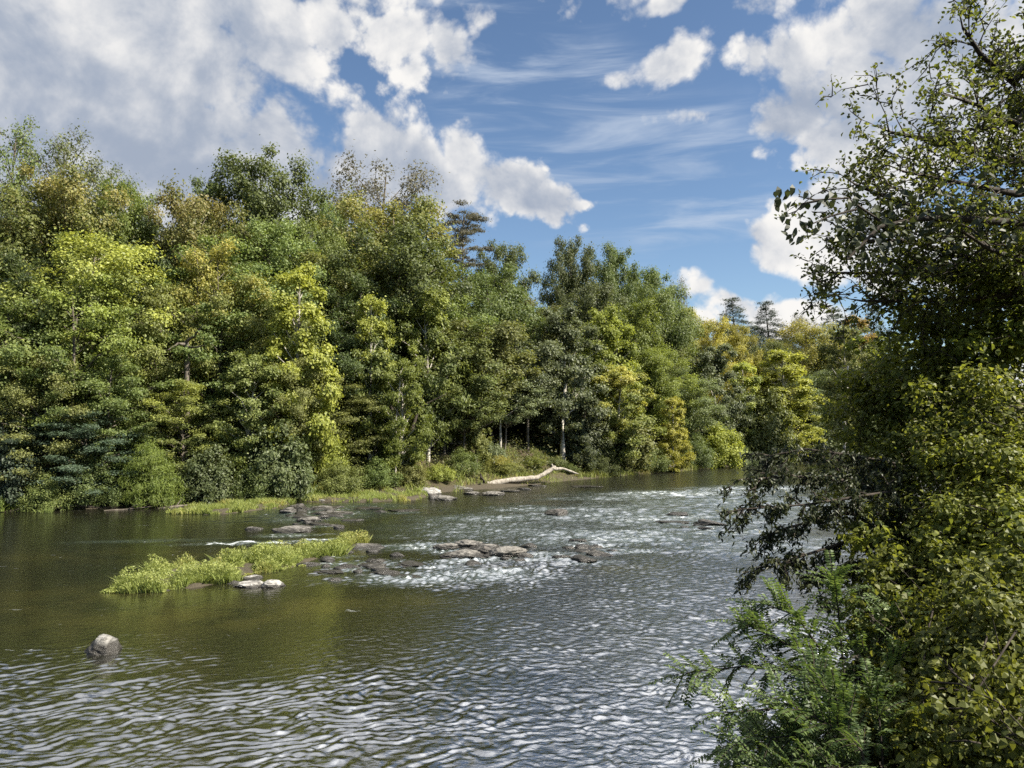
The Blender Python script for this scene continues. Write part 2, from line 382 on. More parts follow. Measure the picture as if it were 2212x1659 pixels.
for (a_, b_, w_) in [(965, 1192, 1.0), (1010, 1188, 1.1), (1000, 1212, 1.3), (1045, 1204, 1.0), (1092, 1208, 1.5), (1135, 1210, .8), (1262, 1216, 1.1), (1213, 1208, .8), (1322, 1195, .7), (1206, 1116, 1.3), (1465, 1116, 1.4), (1535, 1140, 1.8), (638, 1106, 1.2), (690, 1104, 1.4), (720, 1116, 1.6), (660, 1124, 1.3), (690, 1138, 1.2), (630, 1156, 1.6), (760, 1232, .9), (810, 1220, .9), (830, 1244, 1.0), (880, 1252, 1.2), (735, 1202, .9), (700, 1218, .8), (950, 1225, 1.2), (1170, 1195, 1.2), (770, 1110, 1.4), (860, 1108, 1.4), (1290, 1178, 1.2), (1400, 1150, 2.5), (1350, 1190, 1.6)]:
    RIFF.append((a_, b_, w_, w_ * .38, .62, .8))
SHOAL = [(1330, 1230, 1.5, .8, 1.0), (700, 1310, 3.0, 1.5, .9), (420, 1330, 5.5, 2.2, .8), (1090, 1225, .7, .4, .9), (180, 1290, 5, 2.5, .6), (850, 1300, 2, 1, .7), (250, 1200, 6, 2, .45)]
FLOW = np.array([.86, .5])
def ell(X, Y, lst, k):
    v = np.zeros(X.shape); nq = (fbm(X * .8, Y * .8, 3, 17) - .5) * .7
    for e in lst:
        c = G(e[0], e[1]); dx, dy = X - c.x, Y - c.y
        a = 1.0; b = .12
        u = dx * .985 + dy * .17; w = -dx * .17 + dy * .985
        q = np.hypot(u / e[2], w / e[3]); v = np.maximum(v, e[k] * (1 - smooth(q + nq, .1, 1.45)))
    return v
def crest(p): return .55 * np.sin(p) + .45 * (1 - 2 * np.abs(np.sin(p * .5 - .785)))
def waves(X, Y):
    rng = np.random.default_rng(7)
    sp = np.maximum(.027 * np.maximum(Y, 4) / 10, .031)
    wx = (fbm(X * .9, Y * .9, 4, 21) - .5) * 1.0; wy = (fbm(X * .9, Y * .9, 4, 31) - .5) * 1.0
    rap = ell(X, Y, RIFF, 5)
    amp = .12 + 1.1 * smooth(fbm(X * .25 + 3, Y * .25, 4, 41), .34, .66) + .6 * smooth(X + .35 * Y, -3, 12)
    calm = ell(X, Y, [(300, 1150, 12, 5, .8, 1), (150, 1230, 9, 5, .9, 1), (450, 1345, 8.5, 3.4, 1.0, 1), (100, 1260, 9, 3.5, .8, 1), (720, 1320, 3.5, 1.6, .8, 1)], 4)
    amp = amp * (1 - .88 * calm * (.72 + .56 * fbm(X * .5 + 9, Y * .5, 4, 91)).clip(0, 1)) + 1.1 * rap
    Z = np.zeros(X.shape)
    cross = smooth(X + .25 * Y, -1, 7)          # chop from several sides towards the main current
    for i in range(64):
        lam = .075 * (.34 / .075) ** (rng.random() ** 1.2)
        th = R(116) + rng.normal() * (.36 if i < 36 else 1.1)
        kx, ky = math.cos(th) * 2 * math.pi / lam, math.sin(th) * 2 * math.pi / lam
        a = lam * .0125
        att = smooth(lam / sp, 2.2, 4.5)
        mod = vnoise(X * .5 / lam + i * 3.7, Y * .5 / lam, 60 + i) ** 2 * 2.7
        mod = mod * ((.60 - .22 * cross) if i < 36 else (.24 + .95 * cross))
        Z += a * mod * att * crest(kx * (X + wx) + ky * (Y + wy) + rng.random() * 6.28)
    # standing swells in the rapids
    Z = Z * amp
    Z += rap * (fbm(X * 1.8, Y * 2.4, 4, 77) - .5) * .30
    return Z
wxs = axis([(-600, -70, 60), (-70, -30, .8), (-30, -12, .12), (-12, 7, .031), (7, 32, .12), (32, 90, .8), (90, 700, 60)])
ys = [5.0]
while ys[-1] < 118: ys.append(ys[-1] + (max(.021, .0024 * ys[-1]) if ys[-1] < 26 else .0038 * ys[-1]))
wys = np.concatenate([np.arange(-200, 5, 20.5), ys, [125, 140, 170, 220]])
w = link('river', grid_mesh('river', wxs, wys, waves, {'rapid': lambda X, Y: ell(X, Y, RIFF, 5), 'chop': lambda X, Y: smooth(X + .25 * Y, -1, 7), 'foam': lambda X, Y: ell(X, Y, RIFF, 4), 'shoal': lambda X, Y: ell(X, Y, SHOAL, 4)}), M['water'])
tag(w, 'shallow rippling river with riffles of white water', 'river', kind='structure')

# footpath on the far bank's bench
pp = []
for px in range(820, 1220, 16):
    for z in (3.0,):
        x0 = None
        for dep in np.arange(48, 95, .25):
            x = (px - 1106) / F2 * dep
            if sdist(np.array([x]), np.array([dep]), LEFT)[0] > 8.3: x0 = (x, dep); break
    pp.append(x0)
V = []; nP = len(pp)
for i, (x, y) in enumerate(pp):
    a = Vector(pp[max(i - 1, 0)]); b = Vector(pp[min(i + 1, nP - 1)]); t = (b - a).normalized(); n = Vector((-t.y, t.x))
    for k in (-.9, -.3, .3, .9):
        q = Vector((x, y)) + n * k; V.append((q.x, q.y, gz(q.x, q.y) + .12))
F = [(i * 4 + k, i * 4 + k + 1, i * 4 + k + 5, i * 4 + k + 4) for i in range(nP - 1) for k in range(3)]
pth = link('path', mesh_np('path', V, F, 4, None, True), M['path']); tag(pth, 'pale dirt footpath along the far bank', 'path', kind='structure')

# ------------------------------------------------------------------ plant generators
def tube(acc, pts, radii, n=6):
    pts = [Vector(p) for p in pts]
    base = acc['n']; up = Vector((0, 0, 1))
    for i, p in enumerate(pts):
        t = (pts[min(i + 1, len(pts) - 1)] - pts[max(i - 1, 0)])
        if t.length < 1e-6: t = Vector((0, 0, 1))
        t.normalize(); a = t.cross(up)
        if a.length < .05: a = t.cross(Vector((1, 0, 0)))
        a.normalize(); b = t.cross(a)
        for k in range(n):
            an = 2 * math.pi * k / n
            acc['V'].append(p + (a * math.cos(an) + b * math.sin(an)) * radii[i])
    for i in range(len(pts) - 1):
        for k in range(n):
            k2 = (k + 1) % n; o = base + i * n
            acc['F'].append((o + k, o + k2, o + n + k2, o + n + k))
    acc['n'] += len(pts) * n
def new_acc(): return {'V': [], 'F': [], 'n': 0}
def acc_mesh(name, acc): return mesh_np(name, np.array([tuple(v) for v in acc['V']]).reshape(-1, 3), np.array(acc['F']), 4, None, True)

def leaf_mesh(name, Pn, Nn, Tn, L, W, tint, aut, kind='kite'):
    n = len(Pn); Tn = norm(Tn - Nn * (Tn * Nn).sum(-1, keepdims=True)); B = np.cross(Nn, Tn)
    L = np.broadcast_to(np.asarray(L, float).reshape(-1, 1), (n, 1)); W = np.broadcast_to(np.asarray(W, float).reshape(-1, 1), (n, 1))
    if kind == 'kite':
        pts = [Pn - Tn * L * .5, Pn + B * W * .5 + Nn * W * .12, Pn + Tn * L * .5 - Nn * L * .06, Pn - B * W * .5 + Nn * W * .12]; k = 4
    else:   # six-cornered pointed oval with a fold and a drooping tip
        pts = [Pn - Tn * L * .5, Pn - Tn * L * .18 + B * W * .46 + Nn * W * .14, Pn + Tn * L * .14 + B * W * .42 + Nn * W * .12, Pn + Tn * L * .5 - Nn * L * .12,
               Pn + Tn * L * .14 - B * W * .42 + Nn * W * .12, Pn - Tn * L * .18 - B * W * .46 + Nn * W * .14]; k = 6
    V = np.stack(pts, 1).reshape(-1, 3)
    return mesh_np(name, V, np.arange(n * k), k, {'tint': np.repeat(tint, k), 'aut': np.repeat(aut, k)})

def clump_leaves(rng, cl, n, flat, up, outw, lsize, centre, shell=.45, hang=0.0, H=16.0):
    """cl: array (m, 4) of clump centres and radii -> leaf arrays"""
    cl = np.asarray(cl); wgt = cl[:, 3] ** 2; wgt = wgt / wgt.sum()
    ci = rng.choice(len(cl), n, p=wgt); c = cl[ci]
    d = norm(rng.normal(size=(n, 3))); r = (rng.random(n) ** shell * np.where(rng.random(n) < .13, rng.uniform(1.0, 1.6, n), 1.0))[:, None]
    sc = np.stack([c[:, 3], c[:, 3], c[:, 3] * flat], 1)
    off = d * r * sc * (1 + .25 * rng.normal(size=(n, 1)) * (r > .8))
    Pn = c[:, :3] + off
    o = norm(Pn - np.asarray(centre)[None] * np.array([1, 1, 1])) 
    Nn = norm(rng.normal(size=(n, 3)) * .55 + d * .45 + o * outw + np.array([0, 0, up]))
    Tn = rng.normal(size=(n, 3)) + np.array([0, 0, -hang]) + d * .6
    ct = rng.random(len(cl))
    tint = np.clip(.30 * ct[ci] + .70 * rng.random(n), 0, 1)
    aut = np.clip(.42 * ct[ci] + .62 * (Pn[:, 2] / H) * rng.uniform(.8, 1.1, n) + .1 * rng.normal(size=n), 0, 1)
    sz_ = rng.uniform(.5, 1.4, n); L = lsize[0] * sz_; W = lsize[1] * sz_ * rng.uniform(.8, 1.2, n)
    return Pn, Nn, Tn, L, W, tint, aut

def prof(form, t):
    if form == 'round': return math.sqrt(max(0, 1 - (1.75 * t - .78) ** 2 / 1.0)) if abs(1.75 * t - .78) < 1 else .25
    if form == 'cone': return .25 + .95 * (1 - t) ** .8 if t > .18 else .55 + 2.6 * t
    if form == 'column': return .55 + .5 * math.sin(math.pi * min(1, t * 1.05 + .1))
    if form == 'dome': return .35 + .9 * t if t < .45 else .78 * math.sqrt(max(.06, 1 - ((t - .45) / .60) ** 2.4)) + .02
    if form == 'vase': return .35 + .75 * t if t < .75 else 1.0 - 1.6 * (t - .75)
    if form == 'conifer': return 1.05 * (1 - t) + .06
    if form == 'layered': return .65 + .5 * math.sin(math.pi * (t * .9 + .08))
    return 1
def gen_tree(name, seed, H=16, Rr=4.6, base=.2, form='round', nl=26, n=26000, leaf=(.25, .17), flat=.62, up=.55, cr=1.25, rise=.55, trunk_r=.22, outw=.5, twigs=2):
    rng = np.random.default_rng(seed); acc = new_acc()
    w1, w2 = rng.uniform(-.5, .5, 2), rng.uniform(0, 6, 2)
    def tp(z):
        t = z / H; return Vector((w1[0] * math.sin(3 * t + w2[0]) * t * 1.3, w1[1] * math.sin(4 * t + w2[1]) * t * 1.3, z))
    tr = lambda z: trunk_r * (1 - .9 * z / H) + .015
    zs = np.linspace(-.6, H * .93, 12)
    tube(acc, [tp(z) for z in zs], [tr(max(z, 0)) * (1.35 if z < .3 else 1) for z in zs], 8)
    cl = []
    for i in range(nl):
        tt = (i + .5) / nl + rng.uniform(-.3, .3) / nl; tt = min(max(tt, 0), 1)
        z = H * (base + (1 - base) * tt * .96); az = i * 2.399 + rng.uniform(-.5, .5)
        L = Rr * prof(form, tt) * rng.uniform(.72, 1.18)
        zs0 = max(H * base * .7, z - L * rise); s = tp(min(zs0, H * .9))
        dirv = Vector((math.cos(az), math.sin(az), 0)); e = tp(z) + dirv * L; e.z = z + rng.uniform(-.3, .3)
        mid = s.lerp(e, .5) + Vector((rng.uniform(-.3, .3), rng.uniform(-.3, .3), .12 * L if form != 'conifer' else .05 * L))
        if form == 'conifer': e.z -= .18 * L
        q = s.lerp(mid, .55) + Vector((0, 0, -.02 * L))
        r0 = min(tr(zs0) * .6, .02 + .018 * L)
        tube(acc, [s, q, mid, e], [r0, r0 * .8, r0 * .6, .012], 5)
        marks = [1.0] if L < 1.6 else ([.55, 1.0] if L < 3.2 else [.35, .68, 1.0])
        for mk in marks:
            c = (s.lerp(mid, mk * 2) if mk < .5 else mid.lerp(e, mk * 2 - 1))
            rad = cr * rng.uniform(.6, 1.15) * (.8 + .1 * L / 2)
            if form == 'conifer': rad = cr * (.35 + .16 * L)
            c = c + Vector((rng.uniform(-.5, .5), rng.uniform(-.5, .5), rng.uniform(-.2, .4))) * rad
            cl.append((c.x, c.y, c.z, rad))
            for k in range(twigs):
                dv = Vector(rng.normal(size=3)).normalized() * rad * .95; dv.z = abs(dv.z) * flat
                tube(acc, [c.lerp(mid, .3), c + dv * .5, c + dv], [.016, .011, .006], 3)
    tpz = tp(H * .95); cl.append((tpz.x, tpz.y, tpz.z, cr * (.75 if form != 'conifer' else .3)))
    zc = H * (base + (1 - base) * .45)
    a = clump_leaves(rng, cl, n, flat, up, outw, leaf, (0, 0, zc), H=H)
    return acc_mesh(name + '_trunk', acc), leaf_mesh(name + '_crown', *a)
def gen_shrub(name, seed, Rr=1.7, H=2.8, nl=16, n=14000, leaf=(.14, .06), flat=.8, up=.5, cr=.62, upright=.7, hang=0):
    rng = np.random.default_rng(seed); acc = new_acc(); cl = []
    for i in range(nl):
        az = i * 2.399 + rng.uniform(-.4, .4); f = math.sqrt((i + .5) / nl)
        e = Vector((math.cos(az) * Rr * f, math.sin(az) * Rr * f, H * (1 - .72 * f ** 2.2) * rng.uniform(.75, 1.05)))
        s = Vector((rng.uniform(-.25, .25), rng.uniform(-.25, .25), -.2)); mid = s.lerp(e, .55) + Vector((0, 0, .18 * H * upright))
        tube(acc, [s, s.lerp(mid, .5), mid, e], [.035, .028, .018, .006], 4)
        cl.append((e.x, e.y, e.z, cr * rng.uniform(.7, 1.2))); cl.append((mid.x, mid.y, mid.z, cr * rng.uniform(.7, 1.1)))
        lo = Vector((e.x * .9, e.y * .9, e.z * .35)); cl.append((lo.x, lo.y, lo.z, cr * .9))
    a = clump_leaves(rng, cl, n, flat, up, .5, leaf, (0, 0, H * .3), hang=hang, H=H)
    Pn = a[0]; Pn[:, 2] = np.maximum(Pn[:, 2], .03)
    return acc_mesh(name + '_stems', acc), leaf_mesh(name + '_foliage', *a)

T = {}
T['round0'] = gen_tree('round0', 1, Rr=5.3, nl=44, n=52000, cr=1.2, flat=.68, leaf=(.21, .145), base=.14)
T['round1'] = gen_tree('round1', 2, Rr=5.0, nl=46, n=50000, cr=1.1, flat=.72, leaf=(.19, .135), base=.16)
T['round2'] = gen_tree('round2', 3, Rr=5.8, nl=44, n=58000, cr=1.4, base=.18, flat=.66, leaf=(.21, .15))
T['dome0'] = gen_tree('dome0', 31, H=16, Rr=6.2, form='dome', nl=48, n=54000, leaf=(.21, .15), cr=1.25, base=.32, flat=.7, rise=.8)
T['dome1'] = gen_tree('dome1', 32, H=16, Rr=6.0, form='dome', nl=42, n=46000, leaf=(.21, .15), cr=1.15, base=.36, flat=.75, rise=.8)
T['open0'] = gen_tree('open0', 33, H=15, Rr=5.4, form='dome', nl=38, n=30000, cr=1.1, base=.38, flat=.7, rise=.9, trunk_r=.17)
T['open1'] = gen_tree('open1', 34, H=15, Rr=5.0, form='round', nl=34, n=26000, cr=1.05, base=.42, flat=.7, rise=.9, trunk_r=.15)
T['tall0'] = gen_tree('tall0', 4, H=18, Rr=4.4, form='column', nl=46, n=40000, cr=1.2, base=.15, flat=.75)
T['tall1'] = gen_tree('tall1', 5, H=18, Rr=4.0, form='vase', nl=36, n=30000, cr=1.1, base=.22)
T['syc0'] = gen_tree('syc0', 6, H=12, Rr=3.1, form='cone', nl=50, n=40000, leaf=(.20, .15), cr=.8, base=.05, up=.4, rise=.9, outw=.7)
T['syc1'] = gen_tree('syc1', 7, H=13, Rr=3.5, form='column', nl=44, n=40000, leaf=(.21, .16), cr=.9, base=.10, up=.35, rise=.8, outw=.7)
T['lay0'] = gen_tree('lay0', 8, H=14, Rr=5.2, form='round', nl=50, n=46000, leaf=(.21, .13), flat=.46, up=.75, cr=1.2, rise=.5, base=.06, outw=.25)
T['lay1'] = gen_tree('lay1', 9, H=14, Rr=4.8, form='round', nl=38, n=34000, leaf=(.21, .13), flat=.42, up=.75, cr=1.1, rise=.45, base=.08, outw=.25)
T['thin0'] = gen_tree('thin0', 10, H=17, Rr=4.8, form='vase', nl=34, n=12000, leaf=(.20, .13), cr=1.15, base=.36, rise=.9, twigs=7, flat=.9)
T['thin1'] = gen_tree('thin1', 11, H=17, Rr=4.4, form='round', nl=36, n=15000, leaf=(.20, .14), cr=1.15, base=.28, rise=.8, twigs=6, flat=.85)
T['flat0'] = gen_tree('flat0', 12, H=18, Rr=4.6, form='dome', nl=54, n=20000, leaf=(.28, .08), flat=.16, up=.9, cr=1.1, base=.35, rise=.1, twigs=5, outw=.1)
T['con0'] = gen_tree('con0', 13, H=20, Rr=4.6, form='conifer', nl=110, n=44000, leaf=(.34, .09), flat=.5, up=.6, cr=1.35, base=.10, rise=.05, outw=.3)
T['vine0'] = gen_tree('vine0', 14, H=10, Rr=2.2, form='column', nl=30, n=16000, leaf=(.26, .18), flat=1.0, up=.2, cr=.75, base=.03, outw=.9)
S = {}
S['bush0'] = gen_shrub('bush0', 21)
S['bush1'] = gen_shrub('bush1', 22, Rr=1.9, H=3.4, nl=18, leaf=(.18, .11))
S['willow'] = gen_shrub('willow', 23, Rr=1.8, H=3.4, nl=26, n=20000, leaf=(.20, .035), cr=.5, up=.3, hang=-1.2)
S['droop'] = gen_shrub('droop', 24, Rr=2.1, H=4.4, nl=22, n=15000, leaf=(.26, .10), cr=.7, flat=.6, hang=1.6)
S['low'] = gen_shrub('low', 25, Rr=2.0, H=1.7, nl=18, n=12000, leaf=(.15, .08), cr=.55)
HT = {'dome0': 16.0, 'dome1': 16.0, 'open0': 15.0, 'open1': 15.0, 'round0': 16.4, 'round1': 16.3, 'round2': 16.5, 'tall0': 18.4, 'tall1': 18.3, 'syc0': 12.2, 'syc1': 13.3, 'lay0': 13.8, 'lay1': 13.8, 'thin0': 17.4, 'thin1': 17.4, 'flat0': 17.6, 'con0': 19.6, 'vine0': 10.2}
WT = {'dome0': 11.5, 'dome1': 11, 'open0': 10.5, 'open1': 10, 'round0': 11, 'round1': 10, 'round2': 12.4, 'tall0': 9.6, 'tall1': 9, 'syc0': 7.2, 'syc1': 8, 'lay0': 12, 'lay1': 11, 'thin0': 11, 'thin1': 10, 'flat0': 11, 'con0': 8.6, 'vine0': 5.6}
HS = {'bush0': 3.2, 'bush1': 3.9, 'willow': 3.9, 'droop': 4.9, 'low': 2.0}; WS = {'bush0': 4.6, 'bush1': 5.0, 'willow': 4.6, 'droop': 5.4, 'low': 5.0}
rs = random.Random(5)
def place_tree(px, top, dep, wpx, var, mat, label, bark='bark', cat='tree', group='trees of the far wooded bank', name='tree'):
    x = (px - 1106) / F2 * dep; z0 = gz(x, dep); zt = P(px, top, dep).z
    h = max(zt - z0, 2); sz = h / HT[var]; sx = wpx / F2 * dep / WT[var] * (1.14 if var[:3] not in ('syc', 'con', 'fla') else 1.0)
    sx = min(max(sx, sz * .45), sz * 1.7)
    r = empty(name, (x, dep, z0 - .05), rs.uniform(0, 6.28), (sx, sx, sz))
    link('trunk', T[var][0], M[bark], r); link('crown', T[var][1], M[mat], r)
    tag(r, label, cat, group); return r
def place_shrub(px, top, dep, wpx, var, mat, label, group='shrubs along the far shore', name='shrub', z=None):
    x = (px - 1106) / F2 * dep; z0 = max(gz(x, dep), 0.02) if z is None else z; zt = P(px, top, dep).z
    sz = max(zt - z0, .5) / HS[var]; sx = wpx / F2 * dep / WS[var]
    r = empty(name, (x, dep, z0 - .03), rs.uniform(0, 6.28), (sx, sx, sz))
    link('stems', S[var][0], M['barkdark'], r); link('foliage', S[var][1], M[mat], r)
    tag(r, label, 'shrub', group); return r

TREES = [
 # skyline row
 (10, 240, 60, 190, 'thin1', 'mid', 'tall thinly leaved tree whose tip is the highest on the left picture edge'),
 (120, 290, 63, 220, 'thin0', 'grey', 'airy grey-green crown showing sky through it, left of the skyline dip'),
 (225, 340, 64, 150, 'thin1', 'grey', 'small airy grey-green crown just right of the airy skyline crown'),
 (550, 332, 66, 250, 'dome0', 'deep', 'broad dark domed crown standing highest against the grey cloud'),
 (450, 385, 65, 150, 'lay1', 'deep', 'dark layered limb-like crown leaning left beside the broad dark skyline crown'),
 (810, 335, 78, 270, 'thin0', 'bare', 'almost bare grey tree with open twiggy top reaching into the blue gap'),
 (700, 430, 74, 150, 'dome1', 'mid', 'rounded green crown left of the almost bare skyline tree'),
 (850, 425, 70, 280, 'dome0', 'ochretop', 'big dark green dome with golden brown upper rim below the bare skyline tree'),
 (1000, 448, 82, 190, 'flat0', 'bare', 'thin dead-looking tree with flat shelf branches and white cloud behind'),
 (1092, 520, 84, 125, 'dome1', 'deep', 'dense dark green crown right of the thin shelf-branched tree'),
 (1232, 513, 100, 112, 'dome1', 'deep', 'rounded dark crown, left one of the pair against clear blue sky'),
 (1322, 530, 104, 130, 'dome0', 'deep', 'rounded dark crown, right one of the pair against clear blue sky'),
 (1400, 575, 108, 150, 'dome1', 'mid', 'green crown stepping down right of the dark skyline pair'),
 (1462, 603, 118, 90, 'thin0', 'bare', 'wispy bare-twigged treetop above the low white cloud'),
 (1595, 637, 135, 150, 'con0', 'blue', 'dark pointed conifer in front of the low white cloud, left of two'),
 (1668, 645, 137, 140, 'con0', 'blue', 'dark pointed conifer in front of the low white cloud, right of two'),
 (1735, 672, 142, 90, 'thin1', 'bare', 'sparse grey treetop right of the two conifers'),
 (1800, 660, 138, 140, 'con0', 'blue', 'blue-green conifer half behind the overhanging near leaves'),
 (1890, 640, 125, 110, 'con0', 'blue', 'dark blue conifer mostly hidden by the overhanging near leaves'),
 (1530, 690, 130, 120, 'thin1', 'grey', 'grey twiggy treetop between the low cloud and the golden trees'),
 # upper slope
 (125, 375, 54, 270, 'dome0', 'ochretop', 'large green crown with ochre top below the airy skyline crowns'),
 (250, 365, 56, 170, 'round0', 'lime', 'bright green rounded crown right of the ochre-topped one'),
 (20, 430, 55, 160, 'round1', 'mid', 'green crown at the left picture edge under the tall thin tree'),
 (195, 480, 48, 290, 'round0', 'limetop', 'broad lime-green crown in sun, centre of the left slope'),
 (415, 415, 57, 230, 'dome0', 'ochretop', 'wide tan-topped crown below the skyline dip'),
 (470, 515, 52, 190, 'round1', 'goldtop', 'golden-sided crown under the tan-topped one'),
 (325, 470, 56, 170, 'round1', 'grey', 'grey-green crown with sky specks between lime and tan crowns'),
 (570, 455, 59, 220, 'round0', 'mid', 'plain green crown below the layered dark skyline crown'),
 (670, 455, 62, 150, 'round0', 'mid', 'green crown with upright sprays left of the big dark dome'),
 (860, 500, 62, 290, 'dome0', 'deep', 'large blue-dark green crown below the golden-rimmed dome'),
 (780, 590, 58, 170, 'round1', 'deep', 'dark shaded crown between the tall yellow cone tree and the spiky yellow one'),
 (1060, 565, 72, 220, 'round2', 'mid', 'wide mid-green crown below the thin shelf-branched tree'),
 (1150, 630, 76, 170, 'round0', 'olive', 'olive crown in the middle of the slope, right of the wide mid-green one'),
 (1425, 605, 94, 170, 'round2', 'mid', 'full green crown above the small orange tree'),
 (1290, 600, 92, 150, 'round0', 'grey', 'soft grey-green crown under the right-hand skyline pair'),
 (1480, 655, 112, 100, 'round0', 'goldtop', 'orange-tinged crown at the edge of the low white cloud'),
 (1545, 680, 112, 110, 'round1', 'gold', 'golden crown in front of the conifers, left one'),
 (1595, 690, 114, 80, 'round0', 'gold', 'golden crown in front of the conifers, right one'),
 (1665, 730, 118, 110, 'round0', 'mid', 'green crown below the right-hand conifer'),
 (1750, 690, 122, 170, 'round2', 'goldtop', 'wide olive crown with yellow top left of the orange tree'),
 (1850, 672, 112, 130, 'syc0', 'orange', 'orange-brown pointed tree beside the overhanging near leaves'),
 (1900, 730, 110, 120, 'round1', 'deep', 'dark crown behind the right-hand leaf curtain'),
 # middle slope
 (60, 560, 47, 240, 'lay0', 'deep', 'dark layered crown low on the left edge of the slope'),
 (20, 640, 44, 220, 'round1', 'mid', 'leafy green crown cut by the left picture edge'),
 (160, 590, 45, 260, 'lay1', 'limetop', 'layered lime-topped crown right of the leafy left-edge crown'),
 (340, 620, 49, 220, 'lay0', 'olive', 'olive crown of horizontal sprays around a visible forked trunk'),
 (470, 640, 51, 230, 'lay1', 'mid', 'shaded layered crown above the dead grey trunk'),
 (640, 562, 50, 215, 'syc0', 'yellow', 'tall bright yellow-green cone-shaped tree standing in front of the slope'),
 (800, 625, 54, 150, 'syc0', 'limetop', 'spiky yellow-green tree right of the tall yellow cone'),
 (925, 615, 58, 170, 'syc1', 'limetop', 'yellow-green column tree in front of the dark crown'),
 (730, 700, 55, 190, 'round0', 'deep', 'dark shaded crown low between the two yellow-green cone trees'),
 (1040, 690, 63, 240, 'open0', 'olive', 'pale-leaved olive crown spreading above the path'),
 (960, 720, 60, 200, 'open1', 'mid', 'mid-green crown over the leaning dark trunk'),
 (1220, 655, 71, 190, 'syc1', 'silver', 'silvery sycamore with pale trunk and white forked limb near the path', 'barkpale'),
 (1140, 730, 68, 180, 'open0', 'silver', 'silver-flecked crown left of the pale-trunked sycamore'),
 (1312, 655, 77, 150, 'syc1', 'yellow', 'tall yellow column tree right of the silvery sycamore'),
 (1375, 640, 86, 130, 'tall0', 'lime', 'lime-green column behind the tall yellow one'),
 (1335, 780, 73, 170, 'syc1', 'goldtop', 'gold-flecked bushy tree below the tall yellow column'),
 (1410, 740, 84, 150, 'round0', 'lime', 'green and yellow crown right of the yellow columns'),
 (1470, 790, 88, 150, 'round1', 'grey', 'grey shaded crown behind the small orange tree'),
 (1545, 735, 92, 140, 'syc1', 'silver', 'dark tree with silver leaf edges above the yellow-green bush'),
 (1605, 775, 98, 110, 'syc0', 'limetop', 'yellow-green tree right of the silver-edged one'),
 (1695, 748, 100, 190, 'syc0', 'yellow', 'bright yellow slope-sided tree on the far river bend'),
 (1452, 852, 77, 85, 'syc0', 'gold', 'small glowing orange-yellow tree at the water edge'),
 (1660, 830, 104, 150, 'round1', 'olive', 'olive crown behind the far river bend bushes'),
 (1790, 790, 108, 170, 'round0', 'grey', 'greyish crown behind the thin white trunk'),
 (1828, 690, 90, 100, 'tall1', 'olive', 'slender tree with a white bare trunk beside the leaf curtain', 'barkpale'),
 # lower slope
 (240, 770, 44.5, 210, 'lay1', 'mid', 'low layered sprays hanging over the dark hollow on the left'),
 (100, 760, 43, 220, 'lay0', 'olive', 'spreading sprays over the dark hollow at the left edge'),
 (400, 820, 46.5, 180, 'lay1', 'limetop', 'sunlit yellowish layered sapling below the dead trunk'),
 (540, 750, 48, 180, 'syc1', 'mid', 'leafy green young tree left of the tall yellow cone foot'),
 (640, 760, 49.5, 150, 'round0', 'olive', 'olive foliage around the foot of the tall yellow cone tree'),
 (720, 830, 52.5, 230, 'lay0', 'olive', 'flat dark olive sprays right of the yellow cone foot'),
 (870, 765, 53, 130, 'syc1', 'lime', 'yellow-green young tree with two thin leaning stems'),
 (1000, 800, 60, 170, 'open1', 'mid', 'green understorey tree left of the upright brown trunk'),
 (1090, 800, 66, 150, 'open1', 'silver', 'slim pale-leaved tree with straight trunk beside the path'),
 (1030, 870, 60.5, 60, 'vine0', 'olive', 'vine-wrapped trunk standing on the near side of the path'),
 (1265, 860, 70, 90, 'vine0', 'silver', 'drooping pale vine column beside the sycamore trunk'),
 (1180, 780, 74, 170, 'open0', 'deep', 'dark understorey crown behind the path'),
 (10, 880, 41.8, 160, 'lay1', 'teal', 'blue-green drooping sprays at the left shore'),
 (190, 880, 43, 210, 'lay1', 'teal', 'bluish arching branch of leaves over the dark hollow'),
]
for i, t in enumerate(TREES): place_tree(*t[:7], bark=(t[7] if len(t) > 7 else ('barkpale' if t[4][:3] == 'syc' else 'bark')))
# shaded filler crowns deeper in the wood
k = 0
fr = random.Random(9)
for dep, step in ((56, 90), (66, 100), (80, 90), (96, 80), (125, 70)):
    for px in range(-260, 1960, step):
        x = (px + fr.uniform(-30, 30) - 1106) / F2 * dep
        s = sdist(np.array([x]), np.array([float(dep)]), LEFT)[0]
        if s < 9 or s > 62 or (dep < 62 and 830 < px < 1230): continue
        pxx = x / dep * F2 + 1106
        skyl = np.interp(pxx, [-300, 0, 280, 380, 550, 660, 720, 900, 960, 1150, 1180, 1380, 1500, 1800, 2000], [260, 290, 420, 480, 400, 470, 480, 450, 560, 610, 620, 600, 720, 730, 720])
        h = gz(x, dep) + fr.uniform(11, 15)
        top = 925 - (h - EYE) / dep * F2
        top = max(top, skyl + 55)
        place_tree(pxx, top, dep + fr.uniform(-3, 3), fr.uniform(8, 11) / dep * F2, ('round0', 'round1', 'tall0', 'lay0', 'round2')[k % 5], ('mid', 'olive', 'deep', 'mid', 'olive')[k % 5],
                   'shaded green tree deep in the wood behind the sunlit trees', bark='barkdark', group='shaded trees deep in the wood'); k += 1

